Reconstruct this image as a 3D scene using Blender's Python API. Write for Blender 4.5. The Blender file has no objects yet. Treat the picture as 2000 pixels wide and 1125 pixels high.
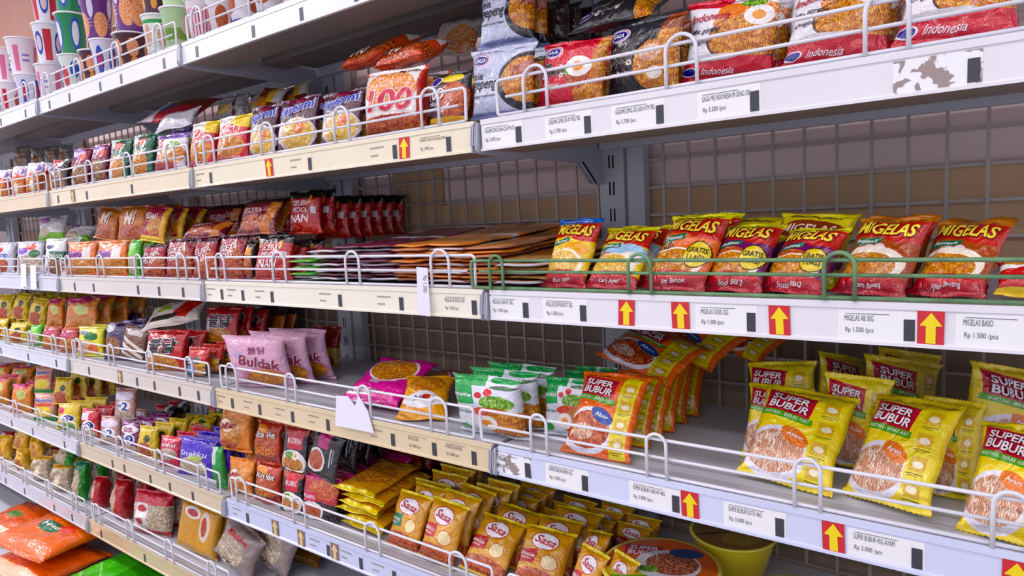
import bpy, bmesh, math, random
from mathutils import Vector, Matrix, noise
sc = bpy.context.scene
col = sc.collection
random.seed(7)
R = math.radians
# ---------------------------------------------------------------- camera
# X runs along the shelf front, Y into the shelf, Z up; metres
cam_d = bpy.data.cameras.new('camera'); cam = bpy.data.objects.new('camera', cam_d); col.objects.link(cam)
rt = Vector((0.7964, 0.6027, -0.0506)); up = Vector((-0.0226, 0.1133, 0.9933)); fw = Vector((-0.6044, 0.7899, -0.1038))
fw.normalize(); rt = (rt - fw * rt.dot(fw)).normalized(); up = rt.cross(fw)
cam.matrix_world = Matrix.Translation((0.7169, -0.8753, 1.2825)) @ Matrix((rt, up, -fw)).transposed().to_4x4()
cam_d.sensor_width = 36; cam_d.lens = 36 * 1334.57 / 2000; cam_d.clip_start = .02
sc.camera = cam
# ---------------------------------------------------------------- world, lights, exposure
w = bpy.data.worlds.new('world'); sc.world = w; w.use_nodes = True
w.node_tree.nodes['Background'].inputs[0].default_value = (.78, .8, 1, 1)
w.node_tree.nodes['Background'].inputs[1].default_value = 1.0
sc.view_settings.view_transform = 'Standard'; sc.view_settings.look = 'None'
sc.view_settings.exposure = 0.0; sc.view_settings.gamma = 1; sc.view_settings.use_curve_mapping = False
def area(name, loc, sx, sy, power, colr, rot=(0, 0, 0)):
    l = bpy.data.lights.new(name, 'AREA'); l.shape = 'RECTANGLE'; l.size = sx; l.size_y = sy; l.energy = power; l.color = colr
    o = bpy.data.objects.new(name, l); col.objects.link(o); o.location = loc; o.rotation_euler = rot
    return o
# two rows of ceiling tubes above the aisle, plus an added row beyond
area('ceiling_area_light', (-1.2, -.75, 2.72), 6.4, .14, 24, (.93, .95, 1))
area('ceiling_area_light', (-1.2, -1.9, 2.72), 6.4, .14, 46, (.95, .96, 1))
area('ceiling_area_light', (-4.0, -.9, 2.72), 2.4, .2, 62, (.93, .93, 1))
area('ceiling_area_light', (-1.2, -3.6, 2.72), 6.4, .14, 60, (.97, .95, 1))  # unseen far row, added to send low light into the shelf backs
SZ = [1.73, 1.4399, 1.1631, .8953, .6082, .3405]
BW = .9; DEPTH = .40

# ---------------------------------------------------------------- helpers
def lin(h):
    if not isinstance(h, str): return tuple(h) + (1,)
    c = [int(h[i:i+2], 16) / 255 for i in (0, 2, 4)]
    return tuple(x / 12.92 if x <= .04045 else ((x + .055) / 1.055) ** 2.4 for x in c) + (1,)
def tag(o, label=None, cat=None, group=None, kind=None):
    if label: o['label'] = label
    if cat: o['category'] = cat
    if group: o['group'] = group
    if kind: o['kind'] = kind
    return o
def empty(name, loc=(0, 0, 0), rot=(0, 0, 0)):
    o = bpy.data.objects.new(name, None); col.objects.link(o); o.location = loc; o.rotation_euler = rot; o.empty_display_size = .02
    return o
def mesh_of(bm, name, mats, smooth=False):
    me = bpy.data.meshes.new(name); bm.to_mesh(me); bm.free()
    for m in (mats if isinstance(mats, (list, tuple)) else [mats]): me.materials.append(m)
    if smooth:
        for p in me.polygons: p.use_smooth = True
    return me
def obj(name, data, parent=None, loc=None, rot=None):
    o = bpy.data.objects.new(name, data); col.objects.link(o)
    if parent: o.parent = parent
    if loc: o.location = loc
    if rot: o.rotation_euler = rot
    return o
def bx(bm, x0, x1, y0, y1, z0, z1, mi=0):
    v = [bm.verts.new((x, y, z)) for x in (x0, x1) for y in (y0, y1) for z in (z0, z1)]
    for q in ((0, 1, 3, 2), (4, 6, 7, 5), (0, 4, 5, 1), (2, 3, 7, 6), (0, 2, 6, 4), (1, 5, 7, 3)):
        f = bm.faces.new([v[i] for i in q]); f.material_index = mi
def prism(bm, prof, x0, x1, axis='x', mi=0):
    # prof: (y,z) list, extruded along x
    a = [bm.verts.new((x0, y, z)) for y, z in prof]; b = [bm.verts.new((x1, y, z)) for y, z in prof]
    n = len(prof)
    for i in range(n):
        f = bm.faces.new((a[i], b[i], b[(i+1) % n], a[(i+1) % n])); f.material_index = mi
    f = bm.faces.new(a); f.material_index = mi
    f = bm.faces.new(list(reversed(b))); f.material_index = mi
def tube(bm, pts, r, seg=8):
    pts = [Vector(p) for p in pts]; rings = []; n = len(pts)
    ref = Vector((0, 1, 0))
    for i, p in enumerate(pts):
        d = (pts[min(i+1, n-1)] - pts[max(i-1, 0)]).normalized()
        a = d.cross(ref)
        if a.length < 1e-3: a = d.cross(Vector((1, 0, 0)))
        a.normalize(); b = d.cross(a)
        rings.append([bm.verts.new(p + r * (math.cos(t) * a + math.sin(t) * b)) for t in [2 * math.pi * k / seg for k in range(seg)]])
    for i in range(n - 1):
        for k in range(seg):
            bm.faces.new((rings[i][k], rings[i][(k+1) % seg], rings[i+1][(k+1) % seg], rings[i+1][k]))
    bm.faces.new(rings[0]); bm.faces.new(list(reversed(rings[-1])))
def fix(bm):
    bmesh.ops.recalc_face_normals(bm, faces=bm.faces[:])
# ---------------------------------------------------------------- materials
def pbr(name, c, rough=.5, metal=0, coat=0, bump=0, bscale=40, var=0, vscale=6, spec=.5):
    m = bpy.data.materials.new(name); m.use_nodes = True; nt = m.node_tree; b = nt.nodes['Principled BSDF']
    b.inputs['Base Color'].default_value = lin(c); b.inputs['Roughness'].default_value = rough; b.inputs['Metallic'].default_value = metal
    b.inputs['Coat Weight'].default_value = coat; b.inputs['Coat Roughness'].default_value = .12
    b.inputs['Specular IOR Level'].default_value = spec
    if bump or var:
        tc = nt.nodes.new('ShaderNodeTexCoord')
    if var:
        n = nt.nodes.new('ShaderNodeTexNoise'); n.inputs['Scale'].default_value = vscale; n.inputs['Detail'].default_value = 6
        nt.links.new(tc.outputs['Object'], n.inputs['Vector'])
        r = nt.nodes.new('ShaderNodeMapRange'); r.inputs['From Min'].default_value = .3; r.inputs['From Max'].default_value = .7
        r.inputs['To Min'].default_value = 1 - var; r.inputs['To Max'].default_value = 1 + var * .3
        nt.links.new(n.outputs[0], r.inputs['Value'])
        h = nt.nodes.new('ShaderNodeHueSaturation'); h.inputs['Color'].default_value = lin(c)
        nt.links.new(r.outputs[0], h.inputs['Value']); nt.links.new(h.outputs[0], b.inputs['Base Color'])
    if bump:
        n = nt.nodes.new('ShaderNodeTexNoise'); n.inputs['Scale'].default_value = bscale; n.inputs['Detail'].default_value = 4
        nt.links.new(tc.outputs['Object'], n.inputs['Vector'])
        bp = nt.nodes.new('ShaderNodeBump'); bp.inputs['Strength'].default_value = bump; bp.inputs['Distance'].default_value = .004
        nt.links.new(n.outputs[0], bp.inputs['Height']); nt.links.new(bp.outputs[0], b.inputs['Normal'])
    return m
_pc = {}
def plain(c, rough=.45, **k):
    key = (c, rough) + tuple(sorted(k.items()))
    if key not in _pc: _pc[key] = pbr('ink_' + str(c), c, rough, **k)
    return _pc[key]
# shape masks shared by the printed artwork
def group_shape(kind):
    g = bpy.data.node_groups.new('mask_' + kind, 'ShaderNodeTree')
    for n in ('UV', 'Center', 'Half'): g.interface.new_socket(n, in_out='INPUT', socket_type='NodeSocketVector')
    g.interface.new_socket('Angle', in_out='INPUT', socket_type='NodeSocketFloat')
    g.interface.new_socket('Mask', in_out='OUTPUT', socket_type='NodeSocketFloat')
    i = g.nodes.new('NodeGroupInput'); o = g.nodes.new('NodeGroupOutput'); L = g.links.new
    s = g.nodes.new('ShaderNodeVectorMath'); s.operation = 'SUBTRACT'; L(i.outputs['UV'], s.inputs[0]); L(i.outputs['Center'], s.inputs[1])
    rr = g.nodes.new('ShaderNodeVectorRotate'); rr.rotation_type = 'Z_AXIS'; L(s.outputs[0], rr.inputs['Vector']); L(i.outputs['Angle'], rr.inputs['Angle'])
    d = g.nodes.new('ShaderNodeVectorMath'); d.operation = 'DIVIDE'; L(rr.outputs[0], d.inputs[0]); L(i.outputs['Half'], d.inputs[1])
    lt = g.nodes.new('ShaderNodeMath'); lt.operation = 'LESS_THAN'; lt.inputs[1].default_value = 1
    if kind == 'ellipse':
        ln = g.nodes.new('ShaderNodeVectorMath'); ln.operation = 'LENGTH'; L(d.outputs[0], ln.inputs[0]); L(ln.outputs['Value'], lt.inputs[0])
    else:
        ab = g.nodes.new('ShaderNodeVectorMath'); ab.operation = 'ABSOLUTE'; L(d.outputs[0], ab.inputs[0])
        sx = g.nodes.new('ShaderNodeSeparateXYZ'); L(ab.outputs[0], sx.inputs[0])
        mx = g.nodes.new('ShaderNodeMath'); mx.operation = 'MAXIMUM'; L(sx.outputs[0], mx.inputs[0]); L(sx.outputs[1], mx.inputs[1]); L(mx.outputs[0], lt.inputs[0])
    L(lt.outputs[0], o.inputs['Mask'])
    return g
G_ELL = group_shape('ellipse'); G_RECT = group_shape('rectangle')
def group_food():
    g = bpy.data.node_groups.new('food_print', 'ShaderNodeTree')
    g.interface.new_socket('UV', in_out='INPUT', socket_type='NodeSocketVector')
    g.interface.new_socket('Scale', in_out='INPUT', socket_type='NodeSocketFloat')
    for n in ('Dark', 'Mid', 'Light'): g.interface.new_socket(n, in_out='INPUT', socket_type='NodeSocketColor')
    g.interface.new_socket('Color', in_out='OUTPUT', socket_type='NodeSocketColor')
    i = g.nodes.new('NodeGroupInput'); o = g.nodes.new('NodeGroupOutput'); L = g.links.new
    n1 = g.nodes.new('ShaderNodeTexNoise'); n1.inputs['Scale'].default_value = 3.5; n1.inputs['Detail'].default_value = 1
    vs = g.nodes.new('ShaderNodeVectorMath'); vs.operation = 'SCALE'; L(i.outputs['UV'], vs.inputs[0]); L(i.outputs['Scale'], vs.inputs['Scale'])
    L(vs.outputs[0], n1.inputs['Vector'])
    wv = g.nodes.new('ShaderNodeTexWave'); wv.inputs['Scale'].default_value = 2.6; wv.inputs['Distortion'].default_value = 11; wv.inputs['Detail'].default_value = 1.5; wv.inputs['Detail Scale'].default_value = 1.6
    L(vs.outputs[0], wv.inputs['Vector'])
    n2 = g.nodes.new('ShaderNodeTexNoise'); n2.inputs['Scale'].default_value = 1.4; L(vs.outputs[0], n2.inputs['Vector'])
    m1 = g.nodes.new('ShaderNodeMix'); m1.data_type = 'RGBA'; L(wv.outputs['Fac'], m1.inputs[0]); L(i.outputs['Dark'], m1.inputs[6]); L(i.outputs['Mid'], m1.inputs[7])
    mr = g.nodes.new('ShaderNodeMapRange'); mr.inputs['From Min'].default_value = .44; mr.inputs['From Max'].default_value = .56
    L(n1.outputs[0], mr.inputs['Value'])
    mm = g.nodes.new('ShaderNodeMath'); mm.operation = 'MULTIPLY'; L(mr.outputs[0], mm.inputs[0]); L(wv.outputs['Fac'], mm.inputs[1])
    m2 = g.nodes.new('ShaderNodeMix'); m2.data_type = 'RGBA'; L(mm.outputs[0], m2.inputs[0]); L(m1.outputs[2], m2.inputs[6]); L(i.outputs['Light'], m2.inputs[7])
    L(m2.outputs[2], o.inputs['Color'])
    return g
G_FOOD = group_food()
PAL = dict(orr=('9a4314', 'd98432', 'f6c878'), yl=('c98a28', 'ecc464', 'fdf0b4'), rd=('7c1e12', 'c9502c', 'f0a078'), br=('4a2414', '8a5230', 'd8a878'),
           pk=('b8806a', 'e2b49a', 'f8ead8'), gr=('2c6a20', '6aae3a', 'cfe48a'), fl=('e05a1c', 'f5b04a', 'fdf2e4'), cl=('8a7058', 'cbb898', 'f4ece0'),
           dk=('120c10', '2c2024', '7a5a50'), pu=('7c3f6a', 'c08ab0', 'f0dcee'), gy=('6c6864', 'a8a4a2', 'e4e2e2'), rr=('8c1018', 'd0282c', 'f27a60'), mt=('6e2a1c', 'b4644c', 'e8b8a0'))
def artwork(name, base, layers, back=None, rough=.27, coat=.6, bump=.85, fs=7):
    m = bpy.data.materials.new('print_' + name); m.use_nodes = True; nt = m.node_tree; L = nt.links.new; b = nt.nodes['Principled BSDF']
    b.inputs['Roughness'].default_value = rough; b.inputs['Coat Weight'].default_value = coat; b.inputs['Coat Roughness'].default_value = .1
    uv = nt.nodes.new('ShaderNodeTexCoord'); cur = None
    def color_in(sock, c):
        if c in PAL:
            f = nt.nodes.new('ShaderNodeGroup'); f.node_tree = G_FOOD; L(uv.outputs['UV'], f.inputs['UV']); f.inputs['Scale'].default_value = fs
            for k, h in zip(('Dark', 'Mid', 'Light'), PAL[c]): f.inputs[k].default_value = lin(h)
            L(f.outputs[0], sock)
        else: sock.default_value = lin(c)
    if back: layers = list(layers) + [('R', 1.001, -1, 3, 2, back)]
    mix = nt.nodes.new('ShaderNodeMix'); mix.data_type = 'RGBA'; mix.inputs[0].default_value = 0; color_in(mix.inputs[6], base); cur = mix.outputs[2]
    for l in layers:
        k = l[0]
        g = nt.nodes.new('ShaderNodeGroup')
        if k == 'R': cx, cy, hx, hy = (l[1]+l[3])/2, (l[2]+l[4])/2, abs(l[3]-l[1])/2, abs(l[4]-l[2])/2; g.node_tree = G_RECT
        else: cx, cy, hx, hy = l[1:5]; g.node_tree = G_ELL
        L(uv.outputs['UV'], g.inputs['UV'])
        g.inputs['Center'].default_value = (cx, cy, 0); g.inputs['Half'].default_value = (hx, hy, 1e6)
        g.inputs['Angle'].default_value = R(l[6]) if len(l) > 6 else 0
        mx = nt.nodes.new('ShaderNodeMix'); mx.data_type = 'RGBA'; L(g.outputs[0], mx.inputs[0]); L(cur, mx.inputs[6]); color_in(mx.inputs[7], l[5]); cur = mx.outputs[2]
    oi = nt.nodes.new('ShaderNodeObjectInfo'); mr = nt.nodes.new('ShaderNodeMapRange'); mr.inputs['To Min'].default_value = .92; mr.inputs['To Max'].default_value = 1.06
    L(oi.outputs['Random'], mr.inputs['Value']); hs = nt.nodes.new('ShaderNodeHueSaturation'); hs.inputs['Saturation'].default_value = 1.2; L(mr.outputs[0], hs.inputs['Value']); L(cur, hs.inputs['Color'])
    L(hs.outputs[0], b.inputs['Base Color'])
    if bump:
        n = nt.nodes.new('ShaderNodeTexNoise'); n.inputs['Scale'].default_value = 42; n.inputs['Detail'].default_value = 3; n.inputs['Distortion'].default_value = 1.2
        L(uv.outputs['Object'], n.inputs['Vector'])
        bp = nt.nodes.new('ShaderNodeBump'); bp.inputs['Strength'].default_value = bump; bp.inputs['Distance'].default_value = .003
        L(n.outputs[0], bp.inputs['Height'])
        vo = nt.nodes.new('ShaderNodeTexVoronoi'); vo.inputs['Scale'].default_value = 34; vo.inputs['Randomness'].default_value = 1
        ds = nt.nodes.new('ShaderNodeVectorMath'); ds.operation = 'MULTIPLY_ADD'; L(n.outputs['Color'], ds.inputs[0]); ds.inputs[1].default_value = (.05, .05, .05); L(uv.outputs['Object'], ds.inputs[2]); L(ds.outputs[0], vo.inputs['Vector'])
        b2 = nt.nodes.new('ShaderNodeBump'); b2.inputs['Strength'].default_value = bump * .8; b2.inputs['Distance'].default_value = .0035
        L(vo.outputs['Distance'], b2.inputs['Height']); L(bp.outputs[0], b2.inputs['Normal']); L(b2.outputs[0], b.inputs['Normal']); L(b2.outputs[0], b.inputs['Coat Normal'])
    return m
M = dict(
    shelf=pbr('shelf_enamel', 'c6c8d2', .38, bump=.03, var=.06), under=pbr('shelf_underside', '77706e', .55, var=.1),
    bracket=pbr('bracket_enamel', 'b4b6c2', .35), upright=pbr('upright_enamel', 'c2c4c8', .4, var=.08), slot=pbr('slot_dark', '0a0a0a', .8),
    wire=pbr('fence_wire', 'e2e2ea', .3), green=pbr('green_wire', '6f9a6c', .45, var=.45, vscale=30), mesh=pbr('mesh_wire', 'b4a89e', .45, metal=.2, var=.15),
    wall=pbr('wall_paint', 'f6dcd8', .8, var=.08, vscale=3), board=pbr('backing_board', 'd8b088', .8, var=.1, vscale=4), board_shaded=pbr('backing_board_shaded', '98806c', .8, var=.12, vscale=4),  # lighter and darker copy of one board brown carry the gaps' light and shade
    floor=pbr('floor_tile', 'a8a098', .35), card=pbr('card_paper', 'f0f0f2', .5, coat=.3), mark=pbr('dark_patch', '3a3c46', .35), ink=pbr('print_ink', '5a5a60', .6), ink2=pbr('print_ink_faint', 'a09a94', .6), tan=pbr('tan_board', 'a87c6c', .8, var=.06),
    red=pbr('sticker_red', 'cc2430', .4), yellow=pbr('sticker_yellow', 'f4d90c', .4), fbrown=pbr('sticker_faded', '8a6a62', .5), fcream=pbr('sticker_cream', 'ddc68a', .5),
    paper=pbr('note_paper', 'e6e4f4', .6), glue=pbr('glue_residue', '9a8a84', .8, var=.2, vscale=40))

# torn paper label: white flakes left on brown glue
def torn_mat():
    m = pbr('torn_label', 'ececec', .6); nt = m.node_tree; b = nt.nodes['Principled BSDF']
    tc = nt.nodes.new('ShaderNodeTexCoord'); n = nt.nodes.new('ShaderNodeTexNoise'); n.inputs['Scale'].default_value = 48; n.inputs['Detail'].default_value = 5; n.inputs['Distortion'].default_value = .5
    nt.links.new(tc.outputs['Object'], n.inputs['Vector'])
    r = nt.nodes.new('ShaderNodeValToRGB'); r.color_ramp.elements[0].position = .475; r.color_ramp.elements[0].color = lin('9c8c88'); r.color_ramp.elements[1].position = .50; r.color_ramp.elements[1].color = lin('f0f0f4')
    nt.links.new(n.outputs[0], r.inputs[0]); nt.links.new(r.outputs[0], b.inputs['Base Color']); return m
M['torn'] = torn_mat()
PACKS=[
('silver',0.0127,0.0451,1.4448,0.1403,0.1155,0.0345,-2.0,0.4,3.6,'silver noodle pack with a black bowl picture, standing over the shelf joint','packs in the row of the silver noodle pack with the bowl picture'),
('silver',0.0126,0.0891,1.4444,0.1389,0.1155,0.033,-0.4,-0.1,3.3,'second pack back in the row of the silver noodle pack with the bowl picture','packs in the row of the silver noodle pack with the bowl picture'),
('silver',0.0116,0.1331,1.4443,0.1361,0.1155,0.0323,-3.4,-1.4,2.7,'third pack back in the row of the silver noodle pack with the bowl picture','packs in the row of the silver noodle pack with the bowl picture'),
('silver',0.0089,0.07,1.5649,0.1058,0.1168,0.0343,13.8,11.8,0.0,'silver noodle pack standing on top of the silver pack at the joint','packs in the row of the upper silver noodle pack'),
('silver',0.0065,0.116,1.5649,0.1042,0.1168,0.033,13.0,9.9,-0.1,'second pack back in the row of the upper silver noodle pack','packs in the row of the upper silver noodle pack'),
('gred',0.1386,0.0503,1.4485,0.1371,0.1,0.0341,-7.3,7.4,6.6,'red noodle pack with fried egg picture beside the silver pack','packs in the row of the red fried egg noodle pack'),
('gred',0.1399,0.0983,1.4478,0.1344,0.1,0.0318,-8.8,6.3,6.0,'second pack back in the row of the red fried egg noodle pack','packs in the row of the red fried egg noodle pack'),
('gred',0.1395,0.1403,1.4483,0.1311,0.1,0.0305,-5.5,6.1,6.4,'third pack back in the row of the red fried egg noodle pack','packs in the row of the red fried egg noodle pack'),
('gblack',0.2606,0.0519,1.4472,0.1524,0.1057,0.0331,-19.9,2.8,5.0,'black noodle pack with blue oval badge standing between two red packs','packs in the row of the black noodle pack'),
('gblack',0.2581,0.0979,1.4466,0.1501,0.1057,0.0312,-20.3,2.8,4.0,'second pack back in the row of the black noodle pack','packs in the row of the black noodle pack'),
('gblack',0.2624,0.1399,1.4466,0.1464,0.1057,0.031,-20.6,2.0,4.0,'third pack back in the row of the black noodle pack','packs in the row of the black noodle pack'),
('indo',0.3867,0.0489,1.4467,0.1294,0.1111,0.034,0.5,8.4,5.4,'red and white noodle pack beside the black pack, egg and noodle picture','packs in the row of the red and white pack beside black'),
('indo',0.389,0.0949,1.4476,0.1275,0.1111,0.0325,-1.1,6.8,6.2,'second pack back in the row of the red and white pack beside black','packs in the row of the red and white pack beside black'),
('indo',0.3884,0.1369,1.4464,0.1268,0.1111,0.0329,0.5,7.3,5.1,'third pack back in the row of the red and white pack beside black','packs in the row of the red and white pack beside black'),
('indo',0.5196,0.0448,1.4444,0.1241,0.1146,0.0343,3.9,22.0,3.3,'red and white noodle pack second from the black pack','packs in the row of the red and white pack second from black'),
('indo',0.5219,0.0924,1.445,0.1222,0.1146,0.0323,4.4,21.1,4.0,'second pack back in the row of the red and white pack second from black','packs in the row of the red and white pack second from black'),
('indo',0.5197,0.1381,1.4444,0.121,0.1146,0.0325,3.2,20.5,3.3,'third pack back in the row of the red and white pack second from black','packs in the row of the red and white pack second from black'),
('indo',0.6436,0.0385,1.4457,0.122,0.1312,0.0343,4.5,34.1,4.9,'red and white noodle pack at the right end, cut by the frame','packs in the row of the right end red and white noodle pack'),
('indo',0.6424,0.0909,1.446,0.1202,0.1312,0.0334,5.0,33.8,5.2,'second pack back in the row of the right end red and white noodle pack','packs in the row of the right end red and white noodle pack'),
('gblackl',0.2008,0.07,1.5634,0.1423,0.1131,0.035,0.0,62.0,0.0,'black noodle pack lying flat on top of the standing red and black packs',''),
('gblackl',0.2114,0.13,1.6137,0.1399,0.152,0.028,0.0,62.0,0.0,'black noodle pack lying higher up behind the flat black pack',''),
('gbrown',0.0391,0.164,1.5773,0.065,0.0792,0.0287,0.0,8.0,0.0,'dark brown clear pack standing upright behind the red fried egg pack','packs in the row of the dark brown pack behind fried egg red'),
('gbrown',0.04,0.204,1.5773,0.0644,0.0792,0.0289,0.8,6.6,0.7,'second pack back in the row of the dark brown pack behind fried egg red','packs in the row of the dark brown pack behind fried egg red'),
('gbrown',0.0374,0.242,1.5773,0.0647,0.0792,0.0295,-0.3,6.7,0.7,'third pack back in the row of the dark brown pack behind fried egg red','packs in the row of the dark brown pack behind fried egg red'),
('gbrown',0.041,0.28,1.5773,0.065,0.0792,0.03,0.8,7.7,-0.5,'fourth pack back in the row of the dark brown pack behind fried egg red','packs in the row of the dark brown pack behind fried egg red'),
('hundred',-0.2375,0.0375,1.4426,0.146,0.1261,0.0483,9.3,7.1,1.6,'white and red pack with big pink numerals 100 over flames','packs in the row of the white and red pack with pink numerals'),
('hundred',-0.2376,0.0973,1.4438,0.1424,0.1239,0.0441,11.2,7.0,2.5,'second pack back in the row of the white and red pack with pink numerals','packs in the row of the white and red pack with pink numerals'),
('hundred',-0.2388,0.1562,1.4429,0.141,0.1265,0.045,8.2,6.0,1.8,'third pack back in the row of the white and red pack with pink numerals','packs in the row of the white and red pack with pink numerals'),
('hundredl',-0.2465,0.06,1.5828,0.1511,0.0832,0.035,-6.0,64.0,0.0,'orange pack lying on the white flame pack, lower of two',''),
('hundredl',-0.3661,0.07,1.6043,0.1556,0.1266,0.035,-10.0,66.0,0.0,'orange pack lying topmost on the stack over the flame pack',''),
('hundredw',-0.2754,0.25,1.6274,0.128,0.0848,0.03,1.3,20.0,8.0,'orange and white pack standing far back under the top shelf',''),
('hundredb',-0.1103,0.0432,1.4445,0.1103,0.0967,0.0343,-9.0,7.7,4.0,'black pack with white numerals and yellow base beside the silver pack','packs in the row of the black pack with white numerals'),
('hundredb',-0.1111,0.0892,1.4438,0.1087,0.0967,0.0325,-10.0,6.4,3.3,'second pack back in the row of the black pack with white numerals','packs in the row of the black pack with white numerals'),
('hundredb',-0.1096,0.1312,1.4444,0.107,0.0967,0.0312,-8.2,7.1,4.0,'third pack back in the row of the black pack with white numerals','packs in the row of the black pack with white numerals'),
('hundredb',-0.1098,0.1732,1.4437,0.1076,0.0967,0.0325,-10.3,7.7,3.0,'fourth pack back in the row of the black pack with white numerals','packs in the row of the black pack with white numerals'),
('supermi',-0.6769,0.04,1.4408,0.0997,0.124,0.03,6.0,12.0,0.0,'dark purple noodle pack with slanted blue lettering, leftmost of the three','purple packs with blue lettering'),
('supermi',-0.6777,0.08,1.4415,0.0997,0.124,0.0298,4.7,11.4,-0.9,'second pack back in the row of the leftmost purple pack with blue lettering','purple packs with blue lettering'),
('supermi',-0.6748,0.122,1.4411,0.0992,0.124,0.0295,6.3,10.5,-0.4,'third pack back in the row of the leftmost purple pack with blue lettering','purple packs with blue lettering'),
('supermi',-0.547,0.04,1.4408,0.1311,0.1247,0.03,4.4,12.0,0.0,'dark purple noodle pack with slanted blue lettering, middle of the three','purple packs with blue lettering'),
('supermi',-0.548,0.08,1.4414,0.1311,0.1247,0.0298,4.3,11.6,0.5,'second pack back in the row of the middle purple pack with blue lettering','purple packs with blue lettering'),
('supermi',-0.5496,0.122,1.4411,0.1304,0.1247,0.0295,2.9,10.2,0.3,'third pack back in the row of the middle purple pack with blue lettering','purple packs with blue lettering'),
('supermi',-0.4034,0.04,1.4408,0.1277,0.1159,0.0298,2.7,12.0,0.0,'dark purple noodle pack with slanted blue lettering, rightmost of the three','purple packs with blue lettering'),
('supermi',-0.4063,0.082,1.4414,0.1271,0.1159,0.0295,2.3,10.2,0.6,'second pack back in the row of the rightmost purple pack with blue lettering','purple packs with blue lettering'),
('supermi',-0.4041,0.12,1.442,0.1277,0.1159,0.03,1.3,11.7,1.1,'third pack back in the row of the rightmost purple pack with blue lettering','purple packs with blue lettering'),
('brownyel',-0.9025,0.2,1.5807,0.1032,0.0863,0.0284,8.7,30.0,12.0,'brown pack with yellow corner lying behind the purple packs, left one',''),
('brownyel',-0.8335,0.25,1.5882,0.0945,0.0883,0.0278,8.1,30.0,-14.0,'brown and yellow pack with white tip behind the purple packs',''),
('redyel',-0.7998,0.04,1.4408,0.1188,0.1177,0.0298,7.5,12.0,0.0,'red and yellow soup pack left of the purple packs','packs in the row of the soup pack nearest the purple packs'),
('redyel',-0.7969,0.082,1.4414,0.1182,0.1177,0.0293,6.4,10.6,-0.7,'second pack back in the row of the soup pack nearest the purple packs','packs in the row of the soup pack nearest the purple packs'),
('redyel',-0.797,0.122,1.4417,0.1182,0.1177,0.0295,9.0,10.1,1.0,'third pack back in the row of the soup pack nearest the purple packs','packs in the row of the soup pack nearest the purple packs'),
('redyel',-0.9352,0.04,1.4408,0.1018,0.1201,0.0298,9.1,12.0,0.0,'red and yellow soup pack at the left end of the middle bay','packs in the row of the left end red and yellow soup pack'),
('redyel',-0.9376,0.082,1.4417,0.1013,0.1201,0.0293,8.9,10.5,-1.1,'second pack back in the row of the left end red and yellow soup pack','packs in the row of the left end red and yellow soup pack'),
('redyel',-0.9352,0.122,1.4411,0.1013,0.1201,0.0295,7.4,10.7,0.4,'third pack back in the row of the left end red and yellow soup pack','packs in the row of the left end red and yellow soup pack'),
('redwhite',-1.235,0.1,1.5961,0.2545,0.126,0.0253,12.0,55.0,8.0,'red and white pack lying tilted on top of the far bay packs',''),
('whitep',-1.102,0.06,1.5598,0.1375,0.0663,0.024,11.1,40.0,-6.0,'plain white backed pack lying under the tilted red and white pack',''),
('clearp',-1.0686,0.208,1.5887,0.1232,0.0764,0.024,11.0,20.0,0.0,'clear crinkled pack behind the red and yellow soup packs',''),
('clearp',-0.9925,0.252,1.5906,0.088,0.0705,0.024,10.2,10.0,0.0,'clear pack with dark strip standing behind the soup packs','packs in the row of the clear pack with a dark strip'),
('clearp',-0.9941,0.284,1.5906,0.0816,0.0705,0.0232,10.3,9.5,-0.6,'second pack back in the row of the clear pack with a dark strip','packs in the row of the clear pack with a dark strip'),
('multi',-1.0969,0.04,1.4408,0.1264,0.1071,0.03,11.0,12.0,0.0,'white pack with red, green and orange patches by the joint','packs in the row of the white patchwork pack by the joint'),
('multi',-1.0995,0.08,1.4418,0.1264,0.1282,0.0298,10.8,12.0,-1.0,'second pack back in the row of the white patchwork pack by the joint','packs in the row of the white patchwork pack by the joint'),
('multi',-1.097,0.122,1.4415,0.1258,0.1282,0.0295,11.6,11.4,-0.7,'third pack back in the row of the white patchwork pack by the joint','packs in the row of the white patchwork pack by the joint'),
('greenp',-1.2551,0.04,1.4408,0.0931,0.1259,0.0298,12.9,12.0,0.0,'dark green pack with white corner beside the patchwork pack','packs in the row of the right dark green pack'),
('greenp',-1.2561,0.082,1.441,0.0926,0.1259,0.0291,13.9,11.3,-0.3,'second pack back in the row of the right dark green pack','packs in the row of the right dark green pack'),
('greenp',-1.2525,0.124,1.4414,0.0922,0.1259,0.0291,11.7,10.2,-0.8,'third pack back in the row of the right dark green pack','packs in the row of the right dark green pack'),
('greenp',-1.3985,0.04,1.4408,0.0891,0.1273,0.0298,14.6,12.0,0.0,'dark green pack between a maroon pack and another green pack','packs in the row of the left dark green pack'),
('greenp',-1.3995,0.082,1.4416,0.0887,0.1273,0.0295,14.0,10.1,1.2,'second pack back in the row of the left dark green pack','packs in the row of the left dark green pack'),
('greenp',-1.4,0.12,1.4408,0.0891,0.1273,0.03,15.4,12.0,0.1,'third pack back in the row of the left dark green pack','packs in the row of the left dark green pack'),
('maroonp',-1.5335,0.04,1.4408,0.0743,0.1265,0.0298,16.3,12.0,0.0,'maroon and white pack touching the green packs','packs in the row of the maroon pack next to green'),
('maroonp',-1.5363,0.082,1.4411,0.0739,0.1265,0.0291,14.5,11.5,0.5,'second pack back in the row of the maroon pack next to green','packs in the row of the maroon pack next to green'),
('maroonp',-1.5316,0.124,1.4408,0.0736,0.1265,0.0291,17.0,10.5,0.1,'third pack back in the row of the maroon pack next to green','packs in the row of the maroon pack next to green'),
('maroonp',-1.6715,0.04,1.4408,0.0813,0.1281,0.0298,17.9,12.0,0.0,'maroon and white pack second from the green packs','packs in the row of the second maroon pack'),
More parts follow.
